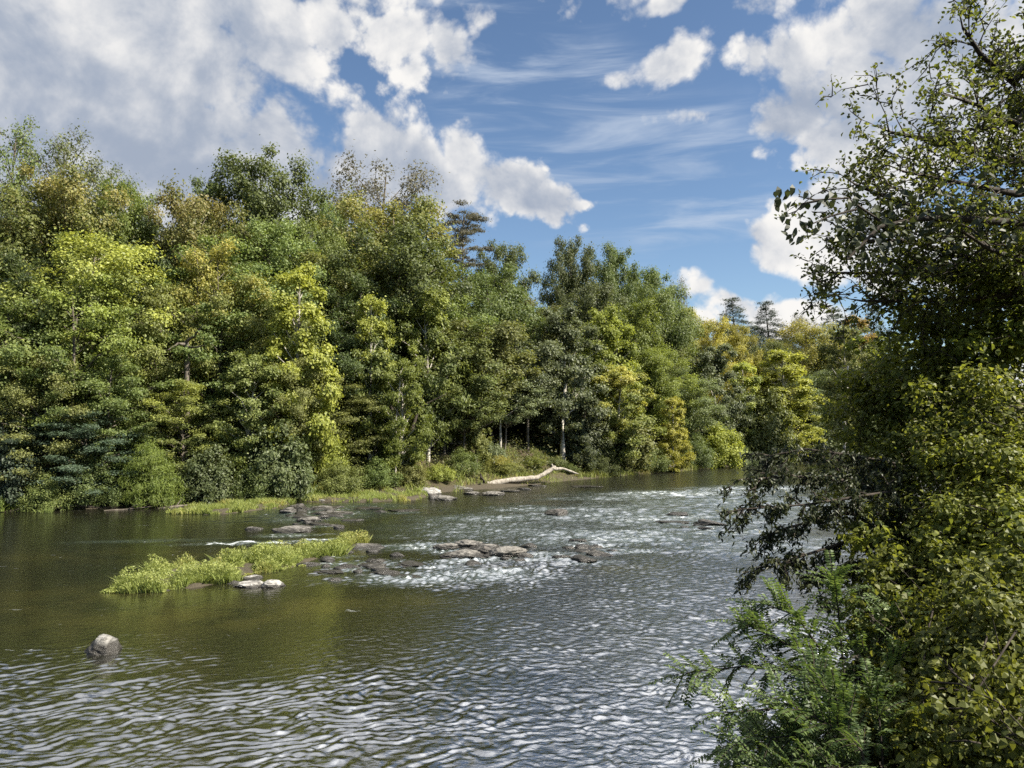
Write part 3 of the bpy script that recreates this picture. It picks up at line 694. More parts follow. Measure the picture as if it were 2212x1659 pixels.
SHRUBS = [
 (1150, 985, 66, 75, 'low', 'lime', 'low light green bush on the bank right behind the driftwood fork'),
 (1228, 1000, 67.5, 60, 'low', 'mid', 'low green bush between driftwood tip and the dark bush'),
 (1105, 1000, 63, 70, 'low', 'olive', 'low olive bush behind the middle of the driftwood'),
 (20, 930, 41.5, 170, 'bush1', 'teal', 'bluish dark bush at the left picture edge of the shore'),
 (110, 1010, 41.3, 130, 'bush0', 'mid', 'low green bush at the left shore, right of the picture edge one'),
 (8, 1050, 40.8, 70, 'low', 'lime', 'small light green bush cut by the left picture edge'),
 (200, 965, 43, 160, 'bush0', 'deep', 'dark bush left of the bright willow-like bush'),
 (335, 935, 43.2, 150, 'willow', 'lime', 'bright yellow-green willow-like bush on the shore'),
 (255, 1000, 43, 110, 'bush0', 'mid', 'green bush leaning against the left side of the bright willow-like bush'),
 (455, 950, 45, 150, 'bush1', 'grey', 'grey-green bush right of the bright willow-like bush'),
 (600, 895, 47, 180, 'bush1', 'grey', 'tall grey-green bush with pale leaf tips'),
 (560, 985, 46.2, 130, 'bush0', 'mid', 'green bush in front of the tall grey-green one'),
 (640, 960, 47.5, 100, 'droop', 'grey', 'drooping greyish bush right of the tall grey-green one'),
 (710, 915, 51, 120, 'bush1', 'yellow', 'yellow-topped bush above the grass strip'),
 (735, 985, 49.5, 140, 'bush0', 'olive', 'olive bush at the left end of the grass strip'),
 (820, 980, 51.5, 110, 'bush0', 'mid', 'round green bush behind the grass strip'),
 (885, 985, 53, 100, 'bush1', 'olive', 'olive bush below the leaning trunks'),
 (950, 1000, 55.5, 90, 'low', 'lime', 'low light green bush left of the driftwood'),
 (1000, 960, 58.5, 100, 'bush0', 'mid', 'bush left of the vine-wrapped trunk'),
 (1075, 980, 61, 110, 'bush0', 'goldtop', 'reddish tipped low bush behind the driftwood log'),
 (1060, 950, 63, 80, 'low', 'silver', 'pale grassy bush on top of the bank'),
 (1200, 985, 68, 60, 'low', 'grey', 'small grey bush beside the bare earth bank'),
 (1262, 895, 70.5, 100, 'droop', 'silver', 'pale drooping bush at the sycamore foot'),
 (1345, 880, 74, 170, 'bush1', 'olive', 'big olive bush hanging over the water edge'),
 (1400, 950, 76, 110, 'bush0', 'mid', 'green bush left of the small orange tree'),
 (1300, 975, 70.5, 90, 'bush0', 'deep', 'dark bush left of the big olive bush'),
 (1555, 905, 86, 130, 'bush1', 'yellow', 'light yellow-green bush right of the small orange tree'),
 (1500, 930, 83, 110, 'bush0', 'deep', 'dark bush between small orange tree and yellow-green bush'),
 (1600, 960, 90, 90, 'bush0', 'grey', 'grey bush right of the light yellow-green one'),
 (1655, 830, 97, 150, 'bush1', 'olive', 'tall olive bush at the river bend'),
 (1765, 860, 104, 150, 'droop', 'grey', 'soft grey-green willowy bush at the river bend'),
 (1860, 880, 108, 150, 'bush1', 'mid', 'green bush behind the leaf curtain at the river bend'),
 (1720, 950, 102, 130, 'low', 'deep', 'dark low bush at the water line of the river bend'),
]
for s_ in SHRUBS: place_shrub(*s_)

# undergrowth over the far slope: nobody could count it
rng = np.random.default_rng(33)
n = 90000
x = rng.uniform(-45, 45, n * 3); y = rng.uniform(38, 115, n * 3)
s = sdist(x, y, LEFT); ok = (s > 1.6) & (s < 40) & (np.abs(s - 8.3) > 1.0) & (fbm(x * .35, y * .35, 3, 3) > .42)
x, y, s = x[ok][:n], y[ok][:n], s[ok][:n]; n = len(x)
hgt = rng.random(n) ** 1.5 * (.35 + 1.0 * fbm(x * .5, y * .5, 3, 8)) * 1.5
Pn = np.stack([x, y, ground_z(x, y) + hgt + .03], 1)
Nn = norm(rng.normal(size=(n, 3)) * .6 + np.array([.2, -.3, .8])); Tn = rng.normal(size=(n, 3))
ug = link('undergrowth', leaf_mesh('undergrowth', Pn, Nn, Tn, .22 * rng.uniform(.6, 1.3, n), .12 * rng.uniform(.6, 1.3, n), rng.random(n), rng.random(n)), M['litter'])
tag(ug, 'low leafy undergrowth covering the far bank under the trees', 'undergrowth', kind='stuff')

# ------------------------------------------------------------------ grass
def blades(name, Pb, h, wd, label, rng, lean=.35, mat='grassy'):
    n = len(Pb); a = rng.uniform(0, 6.283, n); side = np.stack([np.cos(a), np.sin(a), np.zeros(n)], 1)
    ln = rng.normal(size=(n, 3)) * lean; ln[:, 2] = 0
    h = h[:, None]; m = Pb + ln * h * .35 + np.array([0, 0, 1]) * h * .6; t = Pb + ln * h + np.array([0, 0, 1]) * h
    w_ = wd * rng.uniform(.6, 1.4, (n, 1))
    V = np.stack([Pb - side * w_, Pb + side * w_, m + side * w_ * .8, t, m - side * w_ * .8], 1).reshape(-1, 3)
    tint = np.repeat(rng.random(n), 5); aut = np.repeat(np.clip(vnoise(Pb[:, 0] * .9, Pb[:, 1] * .9, 4) * .7 + .35 * rng.random(n), 0, 1), 5)
    o = link(name, mesh_np(name, V, np.arange(n * 5), 5, {'tint': tint, 'aut': aut}), M[mat])
    return tag(o, label, 'grass', kind='stuff')
def in_poly(x, y, poly):
    ins = np.zeros(x.shape, bool); m = len(poly)
    for i in range(m):
        (ax, ay), (bx, by) = poly[i], poly[(i + 1) % m]
        c = ((ay > y) != (by > y)) & (x < (bx - ax) * (y - ay) / (by - ay + 1e-12) + ax); ins ^= c
    return ins
def patch(pix, n, rng, ragged=.5, z=0.0):
    poly = [(G(a, b).x, G(a, b).y) for a, b in pix]; xs = [p[0] for p in poly]; ys_ = [p[1] for p in poly]
    X = rng.uniform(min(xs), max(xs), n * 4); Y = rng.uniform(min(ys_), max(ys_), n * 4)
    jx = X + (fbm(X * .9, Y * .9, 3, 51) - .5) * ragged * 3; jy = Y + (fbm(X * .9, Y * .9, 3, 52) - .5) * ragged * 3
    ok = in_poly(jx, jy, poly); X, Y = X[ok][:n], Y[ok][:n]
    return X, Y
ISLAND = [(235, 1272), (330, 1282), (470, 1268), (520, 1250), (640, 1228), (760, 1190), (800, 1172), (720, 1176), (640, 1192), (560, 1208), (480, 1212), (400, 1216), (330, 1238)]
STRIP1 = [(350, 1110), (470, 1112), (600, 1098), (640, 1086), (560, 1082), (470, 1092), (400, 1098)]
STRIP2 = [(640, 1084), (760, 1086), (900, 1082), (930, 1066), (860, 1056), (760, 1062), (680, 1066)]
STRIP3 = [(1240, 1036), (1330, 1030), (1420, 1022), (1500, 1014), (1480, 1008), (1380, 1014), (1270, 1022)]
STRIP4 = [(1000, 1052), (1080, 1046), (1170, 1042), (1240, 1030), (1180, 1028), (1100, 1034), (1010, 1040)]
STRIP5 = [(-20, 1106), (110, 1108), (110, 1098), (-20, 1096)]
def forbs(pix, n, hm, label, seed, lf=.075):
    rng = np.random.default_rng(seed); X, Y = patch(pix, n, rng, .8); nz = fbm(X * 1.3, Y * 1.3, 3, 61); ok = nz > .34; X, Y, nz = X[ok], Y[ok], nz[ok]; m = len(X)
    Z = np.maximum(ground_z(X, Y), 0) + hm * smooth(nz, .3, .7) * rng.random(m) ** .6 * 1.15
    o = link('weeds', leaf_mesh('weeds', np.stack([X, Y, Z], 1), norm(rng.normal(size=(m, 3)) * .7 + np.array([0, 0, .7])), rng.normal(size=(m, 3)), lf * rng.uniform(.6, 1.5, m), lf * .4 * rng.uniform(.6, 1.5, m), rng.random(m), np.clip(vnoise(X * .9, Y * .9, 4) * .7 + .3 * rng.random(m), 0, 1)), M['grassy'])
    tag(o, label, 'weeds', kind='stuff')
def grass_patch(pix, n, h0, h1, label, seed, wd=.012, ragged=.5, gap=.40, lean=.35):
    rng = np.random.default_rng(seed); X, Y = patch(pix, n, rng, ragged)
    nz = fbm(X * 1.3, Y * 1.3, 3, seed); ok = nz > gap; X, Y, nz = X[ok], Y[ok], nz[ok]
    h = (h0 + (h1 - h0) * smooth(nz, .3, .7)) * rng.uniform(.6, 1.2, len(X))
    Z = np.maximum(ground_z(X, Y), -.05) - .02
    return blades('grass', np.stack([X, Y, Z], 1), h, wd, label, rng, lean)
grass_patch(ISLAND, 60000, .10, .42, 'soft green grass growing on the low bar in mid river', 61, .007, .8, lean=.4)
forbs(ISLAND, 30000, .50, 'leafy weeds among the grass of the mid-river bar', 71)
grass_patch(STRIP1, 14000, .1, .45, 'yellow-green grass strip at the foot of the left shrubs', 62, .018, .3)
grass_patch(STRIP2, 14000, .1, .48, 'yellow grass strip on the bank left of the boulders', 63, .018, .3)
grass_patch(STRIP3, 9000, .2, .6, 'green grass fringe on the far shore right of the driftwood', 64, .025, .3)
grass_patch(STRIP4, 5000, .1, .35, 'tufted grass around the driftwood log', 65, .02, .3)
grass_patch(STRIP5, 4000, .1, .35, 'thin grass at the left edge of the shore', 66, .018, .3)
def shore_grass():
    rng = np.random.default_rng(67); n = 160000
    X = rng.uniform(-32, 40, n); Y = rng.uniform(38, 104, n); sd_ = sdist(X, Y, LEFT)
    nz = fbm(X * .6, Y * .6, 3, 23); PXs = X / Y * F2 + 1106; ok = (sd_ > -.1) & (sd_ < 5.5 * nz) & (nz > np.where((PXs > 1010) & (PXs < 1300), .30, .40)) & ((PXs < 1010) | (PXs > 1120) | (sd_ > 1.0)); sd2 = np.where((PXs > 1000) & (PXs < 1280), .42, 1.0); X, Y, nz, sd2 = X[ok], Y[ok], nz[ok], sd2[ok]
    h = sd2 * .75 * smooth(nz, .36, .75) * rng.uniform(.5, 1.2, len(X)) + .1
    return blades('grass', np.stack([X, Y, ground_z(X, Y) - .03], 1), h, .022, 'rough grass and weeds along the far waterline', rng)
shore_grass()
# the low bar under the grass
def bar(pix, label, top=.06):
    poly = [(G(a, b).x, G(a, b).y) for a, b in pix]; xs = [p[0] for p in poly]; ys_ = [p[1] for p in poly]
    ax = np.arange(min(xs) - 1, max(xs) + 1, .16); ay = np.arange(min(ys_) - 1, max(ys_) + 1, .16)
    def zf(X, Y):
        acc = np.zeros(X.shape)
        for ox in (-.35, 0, .35):
            for oy in (-.35, 0, .35): acc += in_poly(X + ox + (fbm(X, Y, 3, 51) - .5) * .9, Y + oy + (fbm(X, Y, 3, 52) - .5) * .9, poly)
        return -.30 + (.30 + top) * acc / 9 + (fbm(X * 2, Y * 2, 3, 7) - .5) * .14
    o = link('gravel_bar', grid_mesh('gravel_bar', ax, ay, zf), M['ground']); tag(o, label, 'gravel bar', kind='structure')
bar(ISLAND, 'low muddy gravel bar under the island grass'); bar(STRIP2, 'muddy shore shelf under the yellow grass strip', .15); bar(STRIP1, 'muddy shore shelf under the left grass strip', .12)

# ------------------------------------------------------------------ rocks
def ico(sub):
    import bmesh
    bm = bmesh.new(); bmesh.ops.create_icosphere(bm, subdivisions=sub, radius=1)
    V = np.array([v.co for v in bm.verts]); F = np.array([[v.index for v in f.verts] for f in bm.faces]); bm.free(); return V, F
IV, IF = ico(5)
IV3, IF3 = ico(3)
def gen_rock(name, seed, w, d, h, planes=14, low=False, rough=.07):
    rng = np.random.default_rng(seed); V, F = (IV3, IF3) if low else (IV, IF)
    nv = norm(rng.normal(size=(planes, 3)) * np.array([1, 1, .9])); dd = rng.uniform(.62, 1.0, planes)
    dots = V @ nv.T; r = np.where(dots > .05, dd[None] / np.maximum(dots, .05), 9).min(1); r = np.minimum(r, 1.15)
    p = V * r[:, None]
    q = p * 2.2
    nz = (fbm(q[:, 0] + q[:, 2] * 1.7 + seed, q[:, 1] - q[:, 2] * 1.3, 5, seed) - .5)
    lay = np.abs(((p[:, 2] * 3.5 + p[:, 0] * .7 + nz) % 1) - .5)
    p = p * (1 + nz * rough * 5 + (lay - .25)[:, None].ravel() * rough * .8)[:, None]
    p = p * np.array([w / 2, d / 2, h])
    return mesh_np(name, p, F, 3, None, True)
def place_rock(px, py, wpx, hpx, mat, label, seed, name='rock', depth_ratio=.75, group='rocks in the river', low=None, sink=.35, z=0.0, rz=None, planes=14):
    c = G(px, py, z); k = c.y / F2; w = wpx * k; h = max(hpx * k * (.72 if name == 'boulder' else .50), .05); w *= 1.15
    dep = w * depth_ratio
    me = gen_rock(name, seed, w, dep, h / (1 - sink * .35), planes, low if low is not None else wpx < 45)
    o = link(name, me, M[mat]); o.location = (c.x, c.y + dep * .35, z - h * sink * .3)
    o.rotation_euler = (0, 0, rz if rz is not None else 0)
    return tag(o, label, 'rock', group)
place_rock(207, 1416, 88, 58, 'boulder', 'lone speckled grey boulder in the calm water of the near left river', 103, 'boulder', .85, planes=70)
ROCKS = [
 (530, 1268, 60, 22, 'rockpale', 'pale flat rock at the island tip with a dark underside'),
 (582, 1270, 46, 24, 'rockpale', 'bright pale rounded rock outermost at the island tip'),
 (500, 1262, 34, 14, 'rock', 'grey rock inside the grass beside the pale island rocks'),
 (480, 1248, 30, 14, 'rockpale', 'small pale rock in the grass above the pale island rocks'),
 (440, 1246, 28, 10, 'rockpale', 'tiny pale rock left in the grass of the island'),
 (345, 1276, 40, 8, 'rockpale', 'thin flat pale rock at the front of the island grass'),
 (540, 1252, 40, 12, 'rockpale', 'flat pale rock behind the two bright island rocks'),
 (700, 1212, 40, 16, 'rockdark', 'dark rock at the right end of the island grass'),
 (735, 1196, 44, 14, 'rock', 'grey slab against the right end of the island grass'),
 (785, 1186, 70, 14, 'rock', 'long grey slab at the island tip beside the grass'),
 (722, 1255, 36, 10, 'rockdark', 'low dark stone in the ripple below the island end'),
 (760, 1228, 40, 12, 'rock', 'low grey stone right of the island end'),
 (810, 1215, 36, 12, 'rockdark', 'dark stone between island and the mid-river ledge'),
 (830, 1240, 50, 10, 'rockdark', 'flat dark stone in white water left of the ledge'),
 (880, 1248, 60, 8, 'rockdark', 'thin dark shelf in white water below the ledge'),
 (965, 1186, 50, 16, 'rock', 'grey slab at the left end of the mid-river ledge'),
 (1010, 1182, 60, 20, 'rock', 'layered grey slab of the mid-river ledge beside its left end'),
 (1000, 1206, 80, 22, 'rock', 'tilted grey slab at the front of the mid-river ledge'),
 (1045, 1198, 46, 26, 'rockdark', 'blackish block in the middle of the mid-river ledge'),
 (1092, 1202, 84, 34, 'rock', 'large rounded block at the right end of the mid-river ledge'),
 (1135, 1204, 30, 14, 'rock', 'small stone right of the ledge large block'),
 (1020, 1220, 44, 12, 'rock', 'low stone in front of the mid-river ledge'),
 (1262, 1212, 56, 18, 'rockdark', 'brown hump rock right of the mid-river ledge'),
 (1213, 1205, 34, 10, 'rockdark', 'small dark stone left of the brown hump rock'),
 (1258, 1192, 36, 10, 'rockdark', 'narrow dark stone behind the brown hump rock'),
 (1280, 1184, 36, 10, 'rockdark', 'dark pointed stone farthest behind the brown hump rock'),
 (1322, 1192, 26, 10, 'rockdark', 'tiny dark stone rightmost of the cluster by the brown hump rock'),
 (1230, 1184, 26, 6, 'rockdark', 'thin dark stone upper left of the brown hump cluster'),
 (1206, 1113, 52, 20, 'rockdark', 'flat dark boulder standing alone in the upstream riffle'),
 (1465, 1113, 50, 12, 'rockdark', 'split dark rock in the right riffle, farther from view'),
 (1535, 1136, 76, 16, 'rockdark', 'long low dark rock with pointed end in the right riffle'),
 (1460, 1129, 60, 4, 'rockdark', 'thin sliver of rock left of the long low dark one'),
 (1480, 1140, 22, 7, 'rockdark', 'tiny rock below the thin sliver'),
 (1525, 1142, 30, 6, 'rockdark', 'small rock below the long low dark one'),
 (1590, 1110, 46, 12, 'rockdark', 'dark rock beside the drooping near leaves'),
 (638, 1102, 50, 22, 'rockdark', 'black wedge rock at the right end of the left grass strip'),
 (700, 1084, 70, 12, 'rockpale', 'pale flat slab between the two grass strips'),
 (690, 1100, 60, 10, 'rock', 'grey shelf below the pale slab'),
 (720, 1112, 80, 10, 'rock', 'wide thin shelf in the rocky riffle'),
 (660, 1120, 60, 9, 'rockdark', 'dark shelf at the lower left of the rocky riffle'),
 (690, 1134, 46, 8, 'rockdark', 'dark shelf at the bottom of the rocky riffle'),
 (630, 1150, 76, 18, 'rock', 'broad grey hump above the white streak'),
 (548, 1144, 36, 10, 'rock', 'small grey stone left of the broad grey hump'),
 (600, 1183, 40, 10, 'rock', 'low stone between white streak and island grass'),
 (870, 1104, 70, 7, 'rock', 'thin ledge right of the rocky riffle, farther out'),
 (790, 1100, 60, 7, 'rock', 'thin ledge in the middle between slab and boulders'),
 (760, 1125, 40, 6, 'rockdark', 'tiny dark stone right of the dark shelves'),
 (925, 1068, 44, 26, 'rockpale', 'pale angular boulder left in the bank group'),
 (958, 1080, 46, 20, 'rock', 'grey angular boulder at the water in the bank group'),
 (990, 1060, 50, 18, 'rock', 'grey boulder behind in the bank group'),
 (935, 1078, 30, 20, 'rockdark', 'black block between the bank group boulders'),
 (1020, 1068, 40, 14, 'rock', 'low rock between bank group and root stump'),
 (1060, 1070, 50, 12, 'rock', 'low grey rock below the root stump'),
 (1100, 1062, 44, 8, 'rock', 'flat rock under the driftwood log'),
 (1130, 1058, 28, 8, 'rockdark', 'small dark rock under the driftwood log'),
 (1225, 1034, 60, 16, 'rockpale', 'broad pale rounded slab at the right end of the driftwood'),
 (1160, 1050, 34, 7, 'rock', 'thin rock below the middle of the driftwood'),
 (1265, 1052, 60, 5, 'rockdark', 'thin shelf in the water right of the driftwood'),
 (505, 1090, 34, 12, 'rockpale', 'pale stone in the left grass strip'),
 (478, 1086, 36, 14, 'rock', 'grey stone behind the left grass strip under the bush'),
 (560, 1092, 20, 8, 'rockpale', 'tiny pale stone in the left grass strip right half'),
 (35, 1104, 26, 8, 'rock', 'small stone at the shore near the left picture edge'),
 (1840, 1040, 60, 8, 'rock', 'flat rock at the river bend behind the drooping leaves'),
 (1495, 1012, 40, 6, 'rock', 'flat rock at the far shore right of the second log'),
]
lr_ = random.Random(12)
for (cx_, cy_, sx_, sy_, cnt, lb) in [(690, 1112, 60, 32, 26, 'small wet ledge stone in the rocky riffle below the left grass strip'), (1050, 1196, 85, 20, 15, 'small broken stone of the mid-river ledge'),
                                  (790, 1220, 85, 28, 15, 'small wet stone in the ripple beyond the island end'), (1280, 1194, 60, 20, 8, 'small black stone around the brown hump rock')]:
    for j in range(cnt):
        ROCKS.append((lr_.gauss(cx_, sx_ * .6), lr_.gauss(cy_, sy_ * .5), lr_.uniform(16, 58), lr_.uniform(8, 15), lr_.choice(['rock', 'rockdark', 'rockdark']), lb))
for i, r_ in enumerate(ROCKS): place_rock(*r_, seed=200 + i, rz=(i * 1.7) % .7 - .35, depth_ratio=.55 if r_[3] < 12 else .8)

# ------------------------------------------------------------------ driftwood and logs
def log(name, paths, mat, label, cat='log', seed=1, n=10):
    acc = new_acc(); r_ = random.Random(seed); parts = []
    for pts, r0, r1 in paths:
        P_ = [Vector(p) for p in pts]; out_ = []
        for a, b in zip(P_[:-1], P_[1:]):
            for k in range(5): out_.append(a.lerp(b, k / 5) + Vector((r_.uniform(-1, 1), r_.uniform(-1, 1), r_.uniform(-1, 1))) * r0 * .12)
        out_.append(P_[-1]); m = len(out_)
        rad = [(r0 + (r1 - r0) * i / (m - 1)) * r_.uniform(.85, 1.12) for i in range(m)]; rad[-1] *= .4; rad[0] *= .8
        tube(acc, out_, rad, n)
    o = link(name, acc_mesh(name, acc), M[mat]); return tag(o, label, cat)
log('driftwood', [([P(1052, 1046, 57.5), P(1100, 1038, 58.5), P(1160, 1032, 60), P(1192, 1014, 61), P(1200, 1008, 61.3)], .24, .14),
                  ([P(1180, 1022, 60.6), P(1194, 1010, 61), P(1192, 1002, 61)], .13, .07), ([P(1195, 1013, 61), P(1215, 1012, 61.6), P(1250, 1024, 62)], .15, .07)],
    'drift', 'long bleached driftwood trunk with raised fork lying on the far shore', 'driftwood', 3)
rt = []
for i in range(16):
    a = i * .8; c = P(1050, 1046, 57.3)
    rt.append(([c, c + Vector((-.3 + .1 * math.sin(i * 3), math.sin(a) * .5, math.cos(a) * .45)), c + Vector((-.45, math.sin(a) * .9, math.cos(a) * .8 + .05))], .10, .03))
log('root_stump', rt, 'barkdark', 'dark torn root plate at the left end of the driftwood trunk', 'root plate', 4, 6)
log('fallen_log', [([P(1420, 1010, 76), P(1450, 1006, 77), P(1482, 1000, 78)], .17, .12)], 'drift', 'short pale log lying at the water edge below the olive bush', 'log', 5)
log('fallen_branch', [([P(1385, 996, 75), P(1405, 1004, 75.5), P(1418, 1012, 76)], .12, .06)], 'bark', 'grey dead branch slanting to the short pale log', 'branch', 6)
log('fallen_branch', [([P(225, 1104, 41.2), P(275, 1100, 41.6), P(330, 1094, 42.2)], .07, .02), ([P(275, 1100, 41.6), P(300, 1088, 41.5)], .03, .01)], 'bark', 'thin dead branch lying at the waterline under the bright willow-like bush', 'branch', 8)
log('fallen_branch', [([P(120, 1098, 41.3), P(165, 1092, 41.6), P(215, 1096, 41.8)], .08, .03)], 'barkdark', 'dark stick on the mud left of the bright willow-like bush', 'branch', 9)
log('fallen_log', [([P(340, 1100, 42.4), P(380, 1094, 43), P(425, 1090, 43.6)], .10, .05), ([P(380, 1094, 43), P(392, 1078, 43.2)], .04, .015)], 'bark', 'grey snag at the left tip of the left grass strip', 'log', 10)
log('dead_trunk', [([P(405, 800, 47.6), P(404, 760, 47.7), P(402, 735, 47.8)], .20, .14), ([P(403, 745, 47.7), P(385, 742, 47.4), P(362, 756, 47)], .12, .03), ([P(403, 738, 47.7), P(420, 725, 47.4), P(440, 700, 47)], .11, .03), ([P(404, 750, 47.7), P(425, 750, 47), P(445, 745, 46.6)], .09, .02),
                   ([P(404, 800, 47.6), Vector((P(404, 800, 47.6).x, 47.6, gz(P(404, 800, 47.6).x, 47.6) - .2))], .20, .22)], 'bark', 'broken grey dead trunk with ragged limbs inside the layered foliage', 'dead tree', 7)
ROOT = {o['label']: o for o in COL.objects if 'label' in o.keys()}
def extra_trunk(key, a, b, c_, r0, mt, lb=None):
    root = next(o for l, o in ROOT.items() if key in l)
    inv = Matrix.LocRotScale(root.location, root.rotation_euler, root.scale).inverted()
    p0 = P(*a); p0.z = min(p0.z, gz(p0.x, p0.y) - .2)
    q = P(*b); e1 = P(c_[0] + 40, b[1] - 30, c_[2]); e2 = P(c_[0] - 35, b[1] - 45, c_[2])
    acc = new_acc()
    for pts, ra, rb in (([p0, P(*a), q, P(*c_)], r0 * 1.15, r0 * .6), ([q, q.lerp(e1, .5), e1], r0 * .4, .03), ([q, q.lerp(e2, .5), e2], r0 * .35, .03)):
        tube(acc, pts, [ra + (rb - ra) * i / (len(pts) - 1) for i in range(len(pts))], 8)
    acc['V'] = [inv @ v for v in acc['V']]
    o = link('trunk', acc_mesh('trunk', acc), M[mt], root)
    if lb: o['label'] = lb
extra_trunk('mid-green crown over the leaning dark trunk', (862, 970, 54), (850, 900, 54.4), (835, 830, 55), .15, 'barkdark', 'dark crooked trunk leaning left')
extra_trunk('mid-green crown over the leaning dark trunk', (880, 965, 55), (905, 880, 55.4), (925, 800, 56), .14, 'barkdark', 'dark trunk leaning right')
extra_trunk('slim pale-leaved tree with straight trunk', (1081, 950, 65), (1080, 910, 65), (1078, 840, 65), .12, 'barkpale')
extra_trunk('silvery sycamore', (1215, 960, 69), (1216, 900, 69), (1222, 820, 69.5), .24, 'barkpale')
extra_trunk('vine-wrapped trunk', (1028, 990, 60), (1032, 930, 60), (1040, 860, 60), .18, 'barkdark')
extra_trunk('two thin leaning stems', (855, 905, 52), (862, 860, 52), (866, 800, 52.3), .07, 'barkpale')
extra_trunk('white bare trunk', (1823, 890, 87), (1828, 840, 87), (1832, 790, 87), .2, 'barkpale')
extra_trunk('layered lime-topped crown', (160, 760, 44), (158, 690, 44), (156, 640, 44), .08, 'bark')
extra_trunk('visible forked trunk', (425, 640, 51), (430, 590, 51), (420, 540, 51), .11, 'bark')

# ------------------------------------------------------------------ near right bank
def twig_tree(limbs, rng, acc, per_m=7, tl=(.35, .9), leaf=(.075, .038), lpt=14, spread=.8, hang=.25, up=.2, sub=2, lr=.16):
    """grow twigs from limb polylines (points, r0, r1); returns leaf arrays"""
    LPs, LT = [], []
    def twig(s, d, L, lev):
        d = d.normalized(); pts = [s]; p = s.copy()
        for k in range(3):
            d = (d + Vector(rng.normal(size=3)) * .22 + Vector((0, 0, -hang * .25))).normalized(); p = p + d * L / 3; pts.append(p.copy())
        tube(acc, pts, [.011 * (1 + .5 * (lev == 0)), .008, .005, .003], 3)
        if lev < sub:
            for k in range(2 if lev == 0 else 2):
                f = rng.uniform(.3, 1); i = min(int(f * 3), 2); q = pts[i].lerp(pts[i + 1], f * 3 - i)
                twig(q, d + Vector(rng.normal(size=3)) * .75, L * .62, lev + 1)
        m = lpt
        for k in range(m):
            f = rng.uniform(.15, 1.02); i = min(int(f * 3), 2); q = pts[i].lerp(pts[i + 1], min(f * 3 - i, 1.1))
            LPs.append(q + Vector(rng.normal(size=3)) * lr * .35); LT.append(d * .6 + Vector(rng.normal(size=3)) * .7 + Vector((0, 0, -hang)))
    for pts, r0, r1 in limbs:
        pts = [Vector(p) for p in pts]; m = len(pts)
        tube(acc, pts, [r0 + (r1 - r0) * i / (m - 1) for i in range(m)], 7)
        for a, b in zip(pts[:-1], pts[1:]):
            L = (b - a).length
            for k in range(max(1, int(L * per_m))):
                s = a.lerp(b, rng.random()); ax = (b - a).normalized()
                dv = Vector(rng.normal(size=3)); dv = dv - ax * dv.dot(ax); dv.normalize()
                twig(s, ax * .6 + dv * spread + Vector((0, 0, up)), rng.uniform(*tl), 0)
        twig(pts[-1], pts[-1] - pts[-2], tl[1] * .7, 0)
    n = len(LPs); Pn = np.array([tuple(v) for v in LPs]); Tn = np.array([tuple(v) for v in LT])
    Nn = norm(rng.normal(size=(n, 3)) * .7 + np.array([0, -.1, .7]))
    return [Pn, Nn, Tn, leaf[0] * rng.uniform(.6, 1.35, n), leaf[1] * rng.uniform(.7, 1.3, n), rng.random(n), rng.random(n)]
def near_plant(name, base, limbs, mat, label, cat, seed, bark='barkdark', part='crown', stem='trunk', trunk=None, **kw):
    rng = np.random.default_rng(seed); acc = new_acc(); a = twig_tree(limbs, rng, acc, **kw)
    if trunk: tube(acc, trunk[0], trunk[1], 10)
    b = np.array(base); a[0] = a[0] - b; acc['V'] = [v - Vector(base) for v in acc['V']]
    r = empty(name, base); link(stem, acc_mesh(name + '_wood', acc), M[bark], r); link(part, leaf_mesh(name + '_leaves', *a, kind='hex'), M[mat], r)
    tag(r, label, cat); return r
def at_ground(px, dep, dz=0):
    x = (px - 1106) / F2 * dep; return Vector((x, dep, gz(x, dep) + dz))

# A: the fine-leaved tree overhanging from the right
bA = at_ground(2420, 10.5); tA = [bA, bA + Vector((-.2, 0, 3)), bA + Vector((-.5, 0, 6)), bA + Vector((-.7, -.1, 9.5))]
t1, t2, t3 = bA + Vector((-.3, 0, 4.2)), bA + Vector((-.5, 0, 6)), bA + Vector((-.65, 0, 8))
limbsA = [([t2, P(2200, 480, 10.4), P(2030, 470, 10.2), P(1850, 400, 10.0)], .09, .02), ([t2, P(2180, 350, 10.6), P(2050, 310, 10.5), P(1920, 285, 10.4)], .08, .02),
          ([t3, P(2190, 180, 10.4), P(2120, 120, 10.3), P(2080, 60, 10.2)], .07, .02), ([t1, P(2150, 600, 10.8), P(1990, 590, 10.8), P(1810, 590, 10.6)], .08, .015),
          ([t1, P(2100, 560, 10.2), P(1960, 520, 10), P(1830, 520, 9.9)], .06, .015), ([t2, P(2200, 420, 9.6), P(2100, 400, 9.4), P(1950, 370, 9.3)], .06, .015),
          ([t3, P(2200, 270, 9.8), P(2120, 230, 9.7), P(2060, 210, 9.6)], .06, .015), ([t1, P(2160, 640, 10), P(2040, 650, 10), P(1860, 650, 10)], .06, .015),
          ([t1, P(2200, 560, 9.2), P(2140, 540, 9), P(2080, 500, 8.9)], .05, .015)]
near_plant('tree', tuple(bA), limbsA, 'neartree', 'near fine-leaved tree overhanging from the right against the bright clouds', 'tree', 301, trunk=(tA, [.22, .19, .15, .08]), per_m=11, lpt=10, tl=(.35, .85), leaf=(.072, .040))
